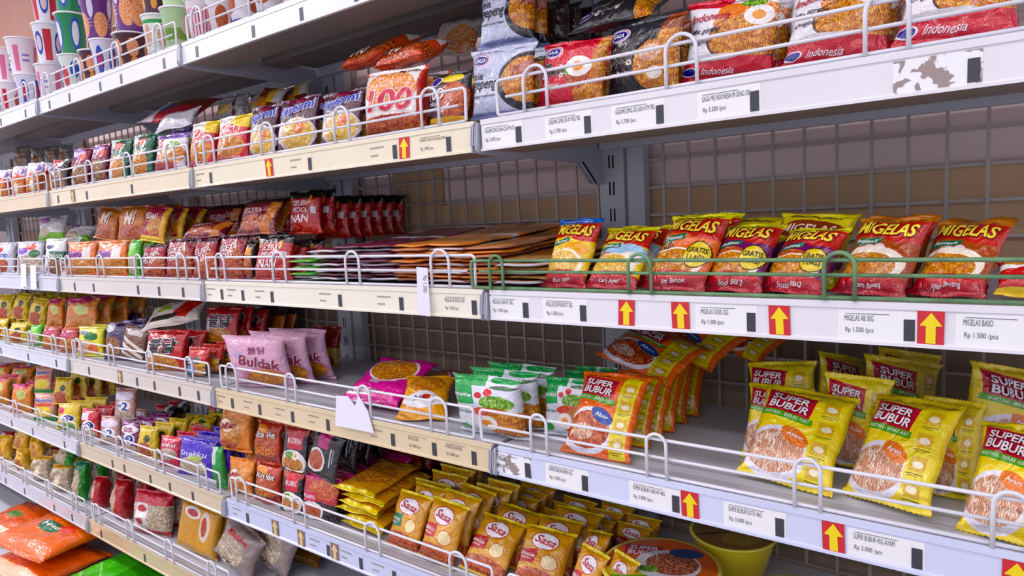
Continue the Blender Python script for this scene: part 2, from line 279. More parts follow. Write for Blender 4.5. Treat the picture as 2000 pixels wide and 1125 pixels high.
('maroonp',-1.669,0.082,1.4408,0.0809,0.1281,0.0293,19.0,11.3,-0.0,'second pack back in the row of the second maroon pack','packs in the row of the second maroon pack'),
('maroonp',-1.6725,0.122,1.4415,0.0809,0.1281,0.0295,16.4,11.8,1.0,'third pack back in the row of the second maroon pack','packs in the row of the second maroon pack'),
('darkp',-1.8594,0.05,1.4408,0.0836,0.1095,0.03,20.2,12.0,0.0,'nearly black pack with red corner left of the maroon packs','packs in the row of the nearly black pack'),
('darkp',-1.858,0.1,1.4408,0.0836,0.1095,0.03,20.2,10.4,0.2,'second pack back in the row of the nearly black pack','packs in the row of the nearly black pack'),
('orgwhite',-2.0602,0.04,1.4408,0.0703,0.1169,0.0296,22.6,12.0,0.0,'orange pack with white and purple top, rightmost of three','packs in the row of the rightmost orange and white pack'),
('orgwhite',-2.06,0.084,1.441,0.0696,0.1169,0.0287,22.7,10.1,-0.5,'second pack back in the row of the rightmost orange and white pack','packs in the row of the rightmost orange and white pack'),
('orgwhite',-2.0608,0.124,1.4408,0.0696,0.1169,0.0291,23.7,10.2,0.1,'third pack back in the row of the rightmost orange and white pack','packs in the row of the rightmost orange and white pack'),
('orgwhite',-2.2132,0.04,1.4408,0.0662,0.1174,0.0296,24.4,12.0,0.0,'orange pack with white and purple top, middle of three','packs in the row of the middle orange and white pack'),
('orgwhite',-2.2109,0.084,1.4408,0.0655,0.1174,0.0287,26.2,11.2,-0.2,'second pack back in the row of the middle orange and white pack','packs in the row of the middle orange and white pack'),
('orgwhite',-2.2144,0.124,1.4413,0.0655,0.1174,0.0291,24.7,11.5,0.9,'third pack back in the row of the middle orange and white pack','packs in the row of the middle orange and white pack'),
('orgwhite',-2.3903,0.04,1.4408,0.0734,0.1189,0.0296,26.0,12.0,0.0,'orange pack with white and purple top, at the left edge','packs in the row of the left edge orange and white pack'),
('orgwhite',-2.3892,0.084,1.4411,0.0727,0.1189,0.0287,26.9,10.7,0.6,'second pack back in the row of the left edge orange and white pack','packs in the row of the left edge orange and white pack'),
('orgwhite',-2.3919,0.124,1.4411,0.0727,0.1189,0.0291,24.1,11.7,0.5,'third pack back in the row of the left edge orange and white pack','packs in the row of the left edge orange and white pack'),
('clearg',-2.6454,0.2,1.5833,0.0765,0.0987,0.03,26.0,12.0,0.0,'grey clear pack standing behind the orange and white packs',''),
('clearg',-2.4588,0.2,1.5782,0.0676,0.0779,0.03,26.0,12.0,0.0,'grey clear pack behind, second from the left edge',''),
('clearg',-2.3267,0.2,1.5769,0.06,0.0716,0.03,26.0,12.0,0.0,'grey clear pack behind the nearly black pack',''),
('clearg',-2.1952,0.2,1.5752,0.0551,0.0615,0.03,24.8,12.0,0.0,'grey clear pack behind the second maroon pack',''),
('mgblue',0.1174,0.0394,1.1645,0.09,0.1251,0.0277,-6.6,29.8,0.0,'yellow and red noodle pack with blue top seal, leftmost behind the green fence',''),
('mggreen',0.2048,0.035,1.1647,0.0967,0.1162,0.0271,-7.8,39.3,0.0,'yellow topped noodle pack with red banner beside the blue topped one','packs in the row of the yellow topped pack with pale green art'),
('mggreen',0.2036,0.0837,1.1649,0.0992,0.1162,0.0287,-9.6,38.5,-0.2,'second pack back in the row of the yellow topped pack with pale green art','packs in the row of the yellow topped pack with pale green art'),
('mgorange',0.3039,0.0425,1.1647,0.1101,0.1304,0.0294,-15.4,36.0,0.0,'orange noodle pack with yellow top and round yellow badge, third from left','packs in the row of the orange noodle pack with yellow top'),
('mgorange',0.3046,0.0894,1.1651,0.1085,0.1304,0.0275,-14.5,35.7,-0.5,'second pack back in the row of the orange noodle pack with yellow top','packs in the row of the orange noodle pack with yellow top'),
('mgorange',0.2878,0.1344,1.1652,0.0925,0.1304,0.021,-17.1,36.0,0.7,'third pack back in the row of the orange noodle pack with yellow top','packs in the row of the orange noodle pack with yellow top'),
('mgpurple',0.389,0.0413,1.1647,0.092,0.114,0.03,-12.8,38.2,0.0,'purple noodle pack with yellow top leaning left of its purple twin',''),
('mgpurple',0.4664,0.0383,1.1648,0.0901,0.108,0.03,-19.7,41.2,0.0,'purple noodle pack with yellow top, right of the two purple ones',''),
('mgyel',0.4583,0.1029,1.167,0.1056,0.1149,0.029,-10.9,31.6,3.1,'yellow topped noodle pack standing tall behind the purple packs','packs in the row of the tall yellow topped pack'),
('mgyel',0.4572,0.1479,1.1665,0.104,0.1149,0.0287,-10.7,31.4,2.5,'second pack back in the row of the tall yellow topped pack','packs in the row of the tall yellow topped pack'),
('mgyel',0.37,0.1255,1.1647,0.0811,0.1203,0.0207,-11.7,35.8,0.0,'yellow topped noodle pack behind the gap between orange and purple packs',''),
('mgbrown',0.5576,0.0415,1.1646,0.0927,0.1123,0.0292,-22.6,35.6,0.0,'brown noodle pack with red banner and sliced egg picture, left of two','packs in the row of the left brown noodle pack'),
('mgbrown',0.5578,0.0902,1.1651,0.0909,0.1123,0.0269,-22.8,35.2,0.7,'second pack back in the row of the left brown noodle pack','packs in the row of the left brown noodle pack'),
('mgbrown',0.5567,0.137,1.1651,0.0895,0.1123,0.027,-21.8,35.3,0.7,'third pack back in the row of the left brown noodle pack','packs in the row of the left brown noodle pack'),
('mgbrown',0.6375,0.04,1.1654,0.0816,0.1161,0.0282,-19.9,45.0,-1.1,'brown noodle pack with red banner, right of the two brown ones','packs in the row of the right brown noodle pack'),
('mgbrown',0.6368,0.0925,1.165,0.0821,0.1161,0.0275,-19.9,44.7,-0.2,'second pack back in the row of the right brown noodle pack','packs in the row of the right brown noodle pack'),
('mgbrown',0.6364,0.1451,1.1651,0.0808,0.1161,0.0274,-21.4,44.5,-0.6,'third pack back in the row of the right brown noodle pack','packs in the row of the right brown noodle pack'),
('mgbasic',0.7128,0.04,1.1685,0.0551,0.0541,0.0288,0.0,50.0,0.0,'red noodle pack with zigzag yellow edge lying at the right frame edge',''),
('naas',-0.6913,0.05,1.164,0.1304,0.1069,0.03,6.2,12.0,0.0,'red pack with black crumpled top standing low beside the green sachets','packs in the row of the low red pack with black top'),
('naas',-0.6921,0.095,1.1648,0.1304,0.0893,0.03,4.6,11.7,0.7,'second pack back in the row of the low red pack with black top','packs in the row of the low red pack with black top'),
('naas',-0.6932,0.14,1.1648,0.1304,0.0901,0.03,4.8,10.2,-0.8,'third pack back in the row of the low red pack with black top','packs in the row of the low red pack with black top'),
('naas',-0.6511,0.12,1.2658,0.1128,0.1046,0.024,6.0,8.0,0.0,'red pack with white brush lettering, front of the upper row','packs in the row of the upper red pack with brush lettering'),
('naas',-0.6546,0.16,1.2658,0.1151,0.1046,0.024,5.6,6.2,-0.0,'second pack back in the row of the upper red pack with brush lettering','packs in the row of the upper red pack with brush lettering'),
('naas',-0.6579,0.204,1.2508,0.1198,0.1046,0.0263,7.1,6.5,-0.3,'third pack back in the row of the upper red pack with brush lettering','packs in the row of the upper red pack with brush lettering'),
('naas',-0.6583,0.24,1.2508,0.1198,0.1046,0.0263,5.8,6.8,0.3,'fourth pack back in the row of the upper red pack with brush lettering','packs in the row of the upper red pack with brush lettering'),
('naas',-0.658,0.276,1.2508,0.1198,0.1046,0.0263,6.4,7.2,-0.5,'fifth pack back in the row of the upper red pack with brush lettering','packs in the row of the upper red pack with brush lettering'),
('naas',-0.6563,0.312,1.2508,0.1198,0.1046,0.0265,4.6,6.5,-0.8,'sixth pack back in the row of the upper red pack with brush lettering','packs in the row of the upper red pack with brush lettering'),
('naas',-0.6562,0.346,1.2508,0.1204,0.1046,0.0267,7.6,7.9,-0.6,'seventh pack back in the row of the upper red pack with brush lettering','packs in the row of the upper red pack with brush lettering'),
('naas',-0.6583,0.384,1.2508,0.1198,0.1046,0.0274,6.4,6.2,1.0,'eighth pack back in the row of the upper red pack with brush lettering','packs in the row of the upper red pack with brush lettering'),
('darkred',-0.7641,0.06,1.2706,0.141,0.0938,0.0296,7.1,25.0,0.0,'dark red pack with orange stripe leaning in the upper row by the joint','packs in the row of the dark red upper pack'),
('darkred',-0.7722,0.11,1.2721,0.1288,0.0938,0.0245,6.3,23.2,0.8,'second pack back in the row of the dark red upper pack','packs in the row of the dark red upper pack'),
('darkred',-0.7675,0.16,1.2721,0.1327,0.0938,0.0253,5.1,24.9,-0.3,'third pack back in the row of the dark red upper pack','packs in the row of the dark red upper pack'),
('darkred',-1.0048,0.06,1.2691,0.1738,0.0578,0.0298,9.9,50.0,0.0,'dark red pack with orange edge lying on the lower red packs',''),
('selera',-0.8618,0.045,1.164,0.0963,0.1125,0.03,8.2,12.0,0.0,'red spicy noodle pack right of the shelf joint','packs in the row of the red spicy pack right of the joint'),
('selera',-0.861,0.09,1.1643,0.0963,0.1122,0.03,6.4,10.9,-0.4,'second pack back in the row of the red spicy pack right of the joint','packs in the row of the red spicy pack right of the joint'),
('selera',-0.8592,0.135,1.1642,0.0963,0.1112,0.03,9.9,10.5,0.3,'third pack back in the row of the red spicy pack right of the joint','packs in the row of the red spicy pack right of the joint'),
('selera',-0.8606,0.18,1.1643,0.0963,0.1125,0.03,7.3,11.6,0.4,'fourth pack back in the row of the red spicy pack right of the joint','packs in the row of the red spicy pack right of the joint'),
('xblack',-0.786,0.05,1.164,0.0306,0.0953,0.03,7.3,12.0,0.0,'narrow black and red pack squeezed beside the low red pack','packs in the row of the narrow black and red pack'),
('xblack',-0.7831,0.09,1.1642,0.0306,0.0953,0.03,7.9,11.2,-1.0,'second pack back in the row of the narrow black and red pack','packs in the row of the narrow black and red pack'),
('xblack',-0.7835,0.13,1.1641,0.0306,0.0953,0.03,8.0,10.9,-0.7,'third pack back in the row of the narrow black and red pack','packs in the row of the narrow black and red pack'),
('selera',-0.9839,0.045,1.164,0.0875,0.1045,0.03,9.7,12.0,0.0,'red spicy noodle pack at the shelf joint','packs in the row of the red spicy pack at the joint'),
('selera',-0.9845,0.09,1.1643,0.0875,0.1048,0.03,8.7,10.5,0.5,'second pack back in the row of the red spicy pack at the joint','packs in the row of the red spicy pack at the joint'),
('selera',-0.984,0.135,1.1642,0.0875,0.1048,0.03,8.1,11.9,0.3,'third pack back in the row of the red spicy pack at the joint','packs in the row of the red spicy pack at the joint'),
('selera',-1.1157,0.045,1.164,0.1085,0.1076,0.03,11.3,12.0,0.0,'red spicy noodle pack second left of the joint','packs in the row of the second red spicy pack left of the joint'),
('selera',-1.1164,0.09,1.1642,0.1085,0.1076,0.03,10.3,11.2,-0.3,'second pack back in the row of the second red spicy pack left of the joint','packs in the row of the second red spicy pack left of the joint'),
('selera',-1.1156,0.135,1.1646,0.1085,0.1076,0.03,10.0,11.5,-0.7,'third pack back in the row of the second red spicy pack left of the joint','packs in the row of the second red spicy pack left of the joint'),
('selera',-1.2579,0.045,1.164,0.0942,0.0924,0.03,13.0,12.0,0.0,'red spicy noodle pack next to the small green pack','packs in the row of the red spicy pack beside small green'),
('selera',-1.2607,0.09,1.1642,0.0942,0.093,0.03,11.7,11.3,0.3,'second pack back in the row of the red spicy pack beside small green','packs in the row of the red spicy pack beside small green'),
('selera',-1.2572,0.135,1.1641,0.0942,0.093,0.03,12.5,10.8,0.2,'third pack back in the row of the red spicy pack beside small green','packs in the row of the red spicy pack beside small green'),
('greenlite',-1.3693,0.04,1.164,0.0489,0.1103,0.0298,14.3,12.0,0.0,'small bright green pack between the orange and red packs','packs in the row of the small bright green pack'),
('greenlite',-1.3702,0.082,1.1641,0.0487,0.1103,0.0295,15.9,10.9,0.3,'second pack back in the row of the small bright green pack','packs in the row of the small bright green pack'),
('sedaap',-1.5185,0.04,1.164,0.1322,0.1102,0.03,16.1,12.0,0.0,'orange noodle pack with white bowl, right of the orange pair','packs in the row of the right orange pair pack'),
('sedaap',-1.517,0.085,1.1648,0.1322,0.1086,0.03,15.8,10.5,0.7,'second pack back in the row of the right orange pair pack','packs in the row of the right orange pair pack'),
('sedaap',-1.517,0.13,1.1652,0.1322,0.1095,0.03,15.4,11.6,-1.1,'third pack back in the row of the right orange pair pack','packs in the row of the right orange pair pack'),
('sedaap',-1.7433,0.04,1.164,0.1364,0.1112,0.03,18.8,12.0,0.0,'orange noodle pack with white bowl, left of the orange pair','packs in the row of the left orange pair pack'),
('sedaap',-1.7419,0.085,1.1646,0.1364,0.1112,0.03,20.0,11.1,-0.6,'second pack back in the row of the left orange pair pack','packs in the row of the left orange pair pack'),
('sedaap',-1.7429,0.13,1.1647,0.1364,0.1112,0.03,17.4,11.6,0.6,'third pack back in the row of the left orange pair pack','packs in the row of the left orange pair pack'),
('bake',-1.9452,0.035,1.164,0.095,0.1261,0.03,21.2,12.0,0.0,'white pack with dark green badge beside the orange pair','packs in the row of the white pack with green badge'),
('bake',-1.946,0.08,1.1648,0.095,0.1261,0.03,20.4,11.8,-1.0,'second pack back in the row of the white pack with green badge','packs in the row of the white pack with green badge'),
('whitemix',-2.1961,0.04,1.164,0.1275,0.1198,0.0298,24.2,12.0,0.0,'white pack with green and purple patches at far left','packs in the row of the white pack with green and purple patches'),
('whitemix',-2.1947,0.087,1.164,0.1269,0.1198,0.0295,26.1,10.4,-0.1,'second pack back in the row of the white pack with green and purple patches','packs in the row of the white pack with green and purple patches'),
('whitemix',-2.1959,0.13,1.1649,0.1275,0.1198,0.03,23.3,11.3,-0.9,'third pack back in the row of the white pack with green and purple patches','packs in the row of the white pack with green and purple patches'),
('whiteblue',-2.4527,0.04,1.164,0.0912,0.1206,0.0298,26.0,12.0,0.0,'white pack with blue lettering at the left frame edge','packs in the row of the white pack with blue lettering'),
('whiteblue',-2.45,0.087,1.1647,0.0907,0.1206,0.0295,26.0,10.8,-1.0,'second pack back in the row of the white pack with blue lettering','packs in the row of the white pack with blue lettering'),
('whiteblue',-2.454,0.13,1.1647,0.0912,0.1206,0.03,26.6,11.9,-0.9,'third pack back in the row of the white pack with blue lettering','packs in the row of the white pack with blue lettering'),
('greenwhite',-2.1019,0.09,1.2804,0.1219,0.0912,0.03,23.5,15.0,0.0,'white and green pack in the upper row over the green badge pack',''),
('greenwhite',-1.9762,0.12,1.2672,0.1275,0.0807,0.03,21.5,40.0,0.0,'green and white pack lying behind the orange pair',''),
('orangep',-1.6137,0.07,1.275,0.0979,0.1036,0.0294,17.3,15.0,10.0,'orange pack leaning on the upper row, left one',''),
('orangep',-1.4263,0.07,1.2655,0.1205,0.1088,0.03,15.3,12.0,0.0,'orange pack with white lettering standing on the orange pair','packs in the row of the upper orange pack'),
('orangep',-1.4283,0.12,1.267,0.1205,0.1088,0.0298,13.3,10.6,0.2,'second pack back in the row of the upper orange pack','packs in the row of the upper orange pack'),
('orangep',-1.4282,0.17,1.2685,0.1205,0.1088,0.0297,16.4,10.3,1.0,'third pack back in the row of the upper orange pack','packs in the row of the upper orange pack'),
('redyel2',-1.2818,0.06,1.2621,0.1026,0.1037,0.0297,13.3,15.0,8.0,'red and yellow pack tilted in the upper row beside the orange one','packs in the row of the upper red and yellow pack'),
('redyel2',-1.2792,0.11,1.2591,0.1026,0.1037,0.03,13.4,14.0,7.9,'second pack back in the row of the upper red and yellow pack','packs in the row of the upper red and yellow pack'),
('redyel2',-1.2829,0.16,1.2591,0.1026,0.1037,0.0294,15.1,14.9,9.0,'third pack back in the row of the upper red and yellow pack','packs in the row of the upper red and yellow pack'),
('redyel2',-1.2808,0.21,1.2591,0.1026,0.1037,0.0296,13.9,13.2,7.8,'fourth pack back in the row of the upper red and yellow pack','packs in the row of the upper red and yellow pack'),
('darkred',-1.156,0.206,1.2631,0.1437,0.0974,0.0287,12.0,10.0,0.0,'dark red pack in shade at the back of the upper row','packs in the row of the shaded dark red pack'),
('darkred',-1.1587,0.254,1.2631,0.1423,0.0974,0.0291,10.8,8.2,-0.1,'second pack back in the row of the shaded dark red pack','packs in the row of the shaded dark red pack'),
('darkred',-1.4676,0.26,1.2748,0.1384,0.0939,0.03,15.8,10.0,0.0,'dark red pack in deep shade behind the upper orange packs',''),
('greenmie',-0.0424,0.0428,0.896,0.151,0.1124,0.0397,2.6,-7.3,0.0,'green and white noodle pack with salad picture, by the shelf joint','packs in the row of the green and white pack by the joint'),
('greenmie',-0.0435,0.0945,0.8967,0.1502,0.1124,0.0394,3.7,-7.5,-0.5,'second pack back in the row of the green and white pack by the joint','packs in the row of the green and white pack by the joint'),
('greenmie',-0.0431,0.1475,0.8963,0.151,0.1124,0.04,4.2,-8.0,0.2,'third pack back in the row of the green and white pack by the joint','packs in the row of the green and white pack by the joint'),
('greenmie',0.0782,0.0954,0.8961,0.0891,0.1026,0.028,7.6,8.7,0.0,'green and white noodle pack right of its twin, beside the orange porridge','packs in the row of the green and white pack beside orange porridge'),
('greenmie',0.0789,0.1544,0.8965,0.0806,0.1026,0.032,8.3,7.1,0.5,'second pack back in the row of the green and white pack beside orange porridge','packs in the row of the green and white pack beside orange porridge'),
('greenmie',0.0783,0.1934,0.8962,0.0815,0.1026,0.0272,7.1,7.0,-0.2,'third pack back in the row of the green and white pack beside orange porridge','packs in the row of the green and white pack beside orange porridge'),
('bubor',0.1718,0.0272,0.8969,0.125,0.1473,0.031,1.3,38.1,0.0,'orange porridge pack with red banner, front of its row','packs in the row of the front orange porridge pack'),
('bubor',0.1761,0.1019,0.8969,0.107,0.1283,0.028,3.1,37.0,-0.0,'second pack back in the row of the front orange porridge pack','packs in the row of the front orange porridge pack'),
('bubor',0.1772,0.1486,0.8971,0.1119,0.123,0.0269,1.7,37.5,-0.2,'third pack back in the row of the front orange porridge pack','packs in the row of the front orange porridge pack'),
('bubor',0.1764,0.1953,0.8979,0.1102,0.1417,0.0276,3.1,38.0,1.2,'fourth pack back in the row of the front orange porridge pack','packs in the row of the front orange porridge pack'),
('bubor',0.1702,0.25,0.8973,0.1213,0.1473,0.0333,2.4,36.6,-0.5,'fifth pack back in the row of the front orange porridge pack','packs in the row of the front orange porridge pack'),
('bubor',0.172,0.3027,0.8971,0.1213,0.1473,0.0347,1.7,36.8,-0.3,'sixth pack back in the row of the front orange porridge pack','packs in the row of the front orange porridge pack'),
('bubor',0.1509,0.2,0.9998,0.1872,0.1095,0.028,0.0,60.0,20.0,'orange porridge pack lying on the row of orange packs, lowest of the pile',''),
('bubor',0.2019,0.274,1.0188,0.1783,0.1074,0.028,0.0,60.0,25.0,'orange porridge pack lying in the middle of the pile',''),
('bubor',0.2869,0.323,1.021,0.138,0.0874,0.0238,0.0,62.0,25.0,'orange porridge pack highest at the back of the pile',''),
('bubyel',0.4512,0.0536,0.9008,0.1302,0.1514,0.0336,-2.0,44.6,4.6,'yellow porridge pack with red banner, front left of the yellow group',''),
('bubyel',0.4138,0.138,0.8969,0.0975,0.118,0.031,-2.9,23.9,-0.5,'yellow porridge pack peeking out left behind the front left one',''),
('bubyel',0.4109,0.1924,0.9036,0.1132,0.1354,0.0342,-10.7,19.3,-7.8,'yellow porridge pack standing rearmost at the left of the yellow group',''),
('bubyel',0.5751,0.0489,0.9008,0.1137,0.1514,0.035,-25.6,39.2,-5.0,'yellow porridge pack with red banner, centre front of the yellow group',''),
('bubyel',0.5199,0.1701,0.8978,0.0898,0.1363,0.0304,1.0,2.5,2.5,'yellow porridge pack showing between the two front yellow ones',''),
('bubyel',0.4886,0.2569,0.9125,0.1295,0.1292,0.0312,66.4,8.0,14.9,'yellow porridge pack in shade between the rear ones',''),
('bubyel',0.5594,0.244,0.9115,0.1419,0.1342,0.0304,53.6,4.3,12.7,'yellow porridge pack with tilted banner behind the centre one','packs in the row of the rear centre yellow porridge pack'),
('bubyel',0.5583,0.308,0.9113,0.1271,0.1342,0.0273,54.3,2.5,12.6,'second pack back in the row of the rear centre yellow porridge pack','packs in the row of the rear centre yellow porridge pack'),
('bubyel',0.6367,0.1219,0.8964,0.07,0.127,0.0347,-10.3,14.9,-0.3,'yellow porridge pack showing its back strip between centre and right ones',''),
('bubyel',0.6991,0.0195,0.897,0.0926,0.1447,0.04,-12.0,41.9,0.0,'yellow porridge pack at the right frame edge, nearest the camera',''),
('bubyel',0.6906,0.2322,0.915,0.1625,0.1332,0.038,57.8,3.2,13.6,'yellow porridge pack standing far back at the right edge',''),
('pink',-0.7776,0.0606,0.8962,0.1849,0.1375,0.0408,18.3,-11.9,0.0,'pale pink noodle pack with round red lettering, front of the pink row','packs in the row of the front pale pink pack'),
('pink',-0.7651,0.1166,0.8977,0.1724,0.1375,0.036,17.1,-12.2,0.9,'second pack back in the row of the front pale pink pack','packs in the row of the front pale pink pack'),
('pink',-0.7557,0.1689,0.8969,0.1715,0.1375,0.0359,16.7,-12.4,0.5,'third pack back in the row of the front pale pink pack','packs in the row of the front pale pink pack'),
('redylo',-0.8402,0.2,0.8962,0.0958,0.1103,0.03,8.0,12.0,0.0,'red pack with yellow base behind the pink row, front one','packs in the row of the red pack with yellow base'),
('redylo',-0.842,0.245,0.8969,0.0958,0.1103,0.03,6.3,10.4,0.9,'second pack back in the row of the red pack with yellow base','packs in the row of the red pack with yellow base'),
('redylo',-0.8428,0.29,0.8971,0.0958,0.1103,0.03,8.4,11.1,1.1,'third pack back in the row of the red pack with yellow base','packs in the row of the red pack with yellow base'),
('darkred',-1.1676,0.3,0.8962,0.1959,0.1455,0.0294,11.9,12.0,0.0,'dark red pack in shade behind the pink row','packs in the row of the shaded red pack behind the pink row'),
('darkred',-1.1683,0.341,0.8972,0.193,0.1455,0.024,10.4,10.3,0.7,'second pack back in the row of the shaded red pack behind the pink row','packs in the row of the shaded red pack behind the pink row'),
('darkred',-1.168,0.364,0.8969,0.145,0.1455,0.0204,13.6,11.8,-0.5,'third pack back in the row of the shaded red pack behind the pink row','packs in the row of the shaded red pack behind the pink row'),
('korred',-1.1449,0.16,0.9633,0.1441,0.1009,0.024,11.7,12.0,0.0,'red pack with black brush lettering behind the pink row','packs in the row of the red brush lettering pack behind pink'),
('korred',-1.1477,0.205,0.9633,0.1441,0.1009,0.024,10.5,10.0,0.5,'second pack back in the row of the red brush lettering pack behind pink','packs in the row of the red brush lettering pack behind pink'),
('korred',-1.1473,0.25,0.9468,0.1441,0.1009,0.03,13.4,11.3,0.3,'third pack back in the row of the red brush lettering pack behind pink','packs in the row of the red brush lettering pack behind pink'),
('magenta',-0.3772,0.0343,0.9153,0.172,0.1508,0.0278,2.0,66.2,0.0,'magenta noodle pack with noodle picture lying tilted on its twin',''),
('magenta',-0.3326,0.0783,0.9043,0.1429,0.1592,0.0246,2.1,75.7,0.0,'magenta noodle pack lying underneath the tilted one',''),
('yelwhite',-0.221,0.0362,0.8992,0.1021,0.1223,0.0296,34.7,59.5,4.2,'yellow and white pack lying between the magenta and green packs',''),
('korred2',-1.0705,0.045,0.8962,0.0863,0.0799,0.03,10.8,12.0,0.0,'small red and black pack with yellow label at the joint','packs in the row of the small red and black pack'),
('korred2',-1.0724,0.085,0.8969,0.0863,0.0799,0.0298,11.4,11.0,1.0,'second pack back in the row of the small red and black pack','packs in the row of the small red and black pack'),
('korred2',-1.0681,0.127,0.897,0.0859,0.0799,0.0295,12.2,10.1,-1.1,'third pack back in the row of the small red and black pack','packs in the row of the small red and black pack'),
('korred',-1.249,0.045,0.8962,0.1676,0.115,0.0394,12.9,12.0,0.0,'red pack with thick black brush lettering','packs in the row of the red pack with black brush lettering'),
('korred',-1.2468,0.099,0.8967,0.1659,0.1073,0.0383,13.7,11.5,0.4,'second pack back in the row of the red pack with black brush lettering','packs in the row of the red pack with black brush lettering'),
('korred',-1.2492,0.149,0.8975,0.1659,0.0802,0.0388,13.0,11.5,0.9,'third pack back in the row of the red pack with black brush lettering','packs in the row of the red pack with black brush lettering'),
('zebra',-1.4686,0.05,0.9049,0.1029,0.1021,0.03,15.4,12.0,10.0,'brown and white striped pack leaning left',''),
('purplep',-1.5697,0.05,0.8962,0.1108,0.1192,0.03,16.7,12.0,0.0,'dark purple pack beside the striped one','packs in the row of the dark purple pack'),
('purplep',-1.5679,0.095,0.8967,0.1108,0.1192,0.03,16.5,10.3,0.6,'second pack back in the row of the dark purple pack','packs in the row of the dark purple pack'),
('purplep',-1.5702,0.14,0.8967,0.1108,0.1192,0.03,17.2,11.3,0.6,'third pack back in the row of the dark purple pack','packs in the row of the dark purple pack'),
('korwhite',-1.2927,0.09,1.0153,0.2106,0.1002,0.0294,13.3,50.0,-14.0,'white pack with red and black patches lying slanted on top',''),
('ylwgrn',-1.7433,0.04,0.8962,0.1181,0.098,0.03,18.8,12.0,0.0,'pale yellow pack with green leaf print','packs in the row of the pale yellow leaf pack'),
('ylwgrn',-1.7433,0.085,0.8966,0.1181,0.098,0.03,20.6,10.5,0.5,'second pack back in the row of the pale yellow leaf pack','packs in the row of the pale yellow leaf pack'),
('ylwgrn',-1.7455,0.13,0.8969,0.1181,0.098,0.03,18.3,11.5,0.7,'third pack back in the row of the pale yellow leaf pack','packs in the row of the pale yellow leaf pack'),
('pinkclear',-1.92,0.04,0.8962,0.0759,0.0809,0.03,21.0,12.0,0.0,'pink clear pack left of the pale yellow one','packs in the row of the right pink clear pack'),
('pinkclear',-1.9214,0.085,0.8969,0.0759,0.0807,0.03,22.6,10.7,1.2,'second pack back in the row of the right pink clear pack','packs in the row of the right pink clear pack'),
('pinkclear',-2.0736,0.04,0.8962,0.0772,0.0793,0.03,22.8,12.0,0.0,'pink clear pack second left of the pale yellow one','packs in the row of the left pink clear pack'),
('pinkclear',-2.0733,0.085,0.8966,0.0772,0.0793,0.03,23.2,11.2,-0.7,'second pack back in the row of the left pink clear pack','packs in the row of the left pink clear pack'),
('greenlite',-2.2192,0.04,0.8962,0.0561,0.0767,0.03,24.6,12.0,0.0,'bright green round pack in the lower row at left','packs in the row of the bright green lower pack'),
('greenlite',-2.2164,0.085,0.8964,0.0561,0.0767,0.03,25.8,11.8,-0.5,'second pack back in the row of the bright green lower pack','packs in the row of the bright green lower pack'),
('yellowp',-2.404,0.04,0.8962,0.0857,0.0764,0.03,26.0,12.0,0.0,'yellow pack in the lower row near the left edge','packs in the row of the yellow lower pack'),
('yellowp',-2.4015,0.085,0.8962,0.0857,0.0739,0.03,26.4,11.3,0.0,'second pack back in the row of the yellow lower pack','packs in the row of the yellow lower pack'),
('yellowp',-2.6308,0.04,0.8962,0.0965,0.0806,0.03,26.0,12.0,0.0,'yellow pack in the lower row cut by the left edge','packs in the row of the left edge yellow lower pack'),
('yellowp',-2.629,0.085,0.8965,0.0965,0.0804,0.03,26.2,11.6,-0.4,'second pack back in the row of the left edge yellow lower pack','packs in the row of the left edge yellow lower pack'),
('orclear',-1.8735,0.07,0.9752,0.1495,0.104,0.03,20.6,12.0,0.0,'orange clear pack in the upper row, right of two','packs in the row of the right orange clear upper pack'),
('orclear',-1.8757,0.12,0.9767,0.1495,0.104,0.0298,19.4,11.8,0.9,'second pack back in the row of the right orange clear upper pack','packs in the row of the right orange clear upper pack'),
('orclear',-1.8718,0.17,0.9752,0.1495,0.104,0.0294,22.5,11.0,-1.0,'third pack back in the row of the right orange clear upper pack','packs in the row of the right orange clear upper pack'),
('orclear',-1.8733,0.234,0.9752,0.1443,0.104,0.027,18.9,11.7,0.9,'fourth pack back in the row of the right orange clear upper pack','packs in the row of the right orange clear upper pack'),
('orclear',-2.1029,0.07,0.9654,0.0777,0.1046,0.03,23.4,12.0,0.0,'orange clear pack in the upper row, left of two','packs in the row of the left orange clear upper pack'),
('orclear',-2.1016,0.12,0.9654,0.0777,0.1046,0.03,21.7,11.7,1.1,'second pack back in the row of the left orange clear upper pack','packs in the row of the left orange clear upper pack'),
('orclear',-2.1048,0.17,0.9654,0.0777,0.1046,0.03,21.7,11.7,0.6,'third pack back in the row of the left orange clear upper pack','packs in the row of the left orange clear upper pack'),
('orclear',-2.105,0.22,0.9654,0.0777,0.1046,0.03,24.2,10.3,0.3,'fourth pack back in the row of the left orange clear upper pack','packs in the row of the left orange clear upper pack'),
('yellowp',-2.2914,0.07,0.9623,0.0816,0.1067,0.03,25.4,12.0,10.0,'yellow pack in the upper row touching the orange clear packs','packs in the row of the upper yellow pack by the orange ones'),
('yellowp',-2.2888,0.12,0.9623,0.0816,0.1067,0.03,23.8,11.6,9.2,'second pack back in the row of the upper yellow pack by the orange ones','packs in the row of the upper yellow pack by the orange ones'),
('yellowp',-2.2935,0.17,0.9623,0.0816,0.1067,0.03,23.8,10.9,11.0,'third pack back in the row of the upper yellow pack by the orange ones','packs in the row of the upper yellow pack by the orange ones'),
('yellowp',-2.2895,0.22,0.9623,0.0816,0.1067,0.03,25.4,11.2,10.0,'fourth pack back in the row of the upper yellow pack by the orange ones','packs in the row of the upper yellow pack by the orange ones'),
('yellowp',-2.4635,0.07,0.9772,0.0739,0.1068,0.0284,26.0,12.0,10.0,'yellow pack in the upper row, middle of three','packs in the row of the middle upper yellow pack'),
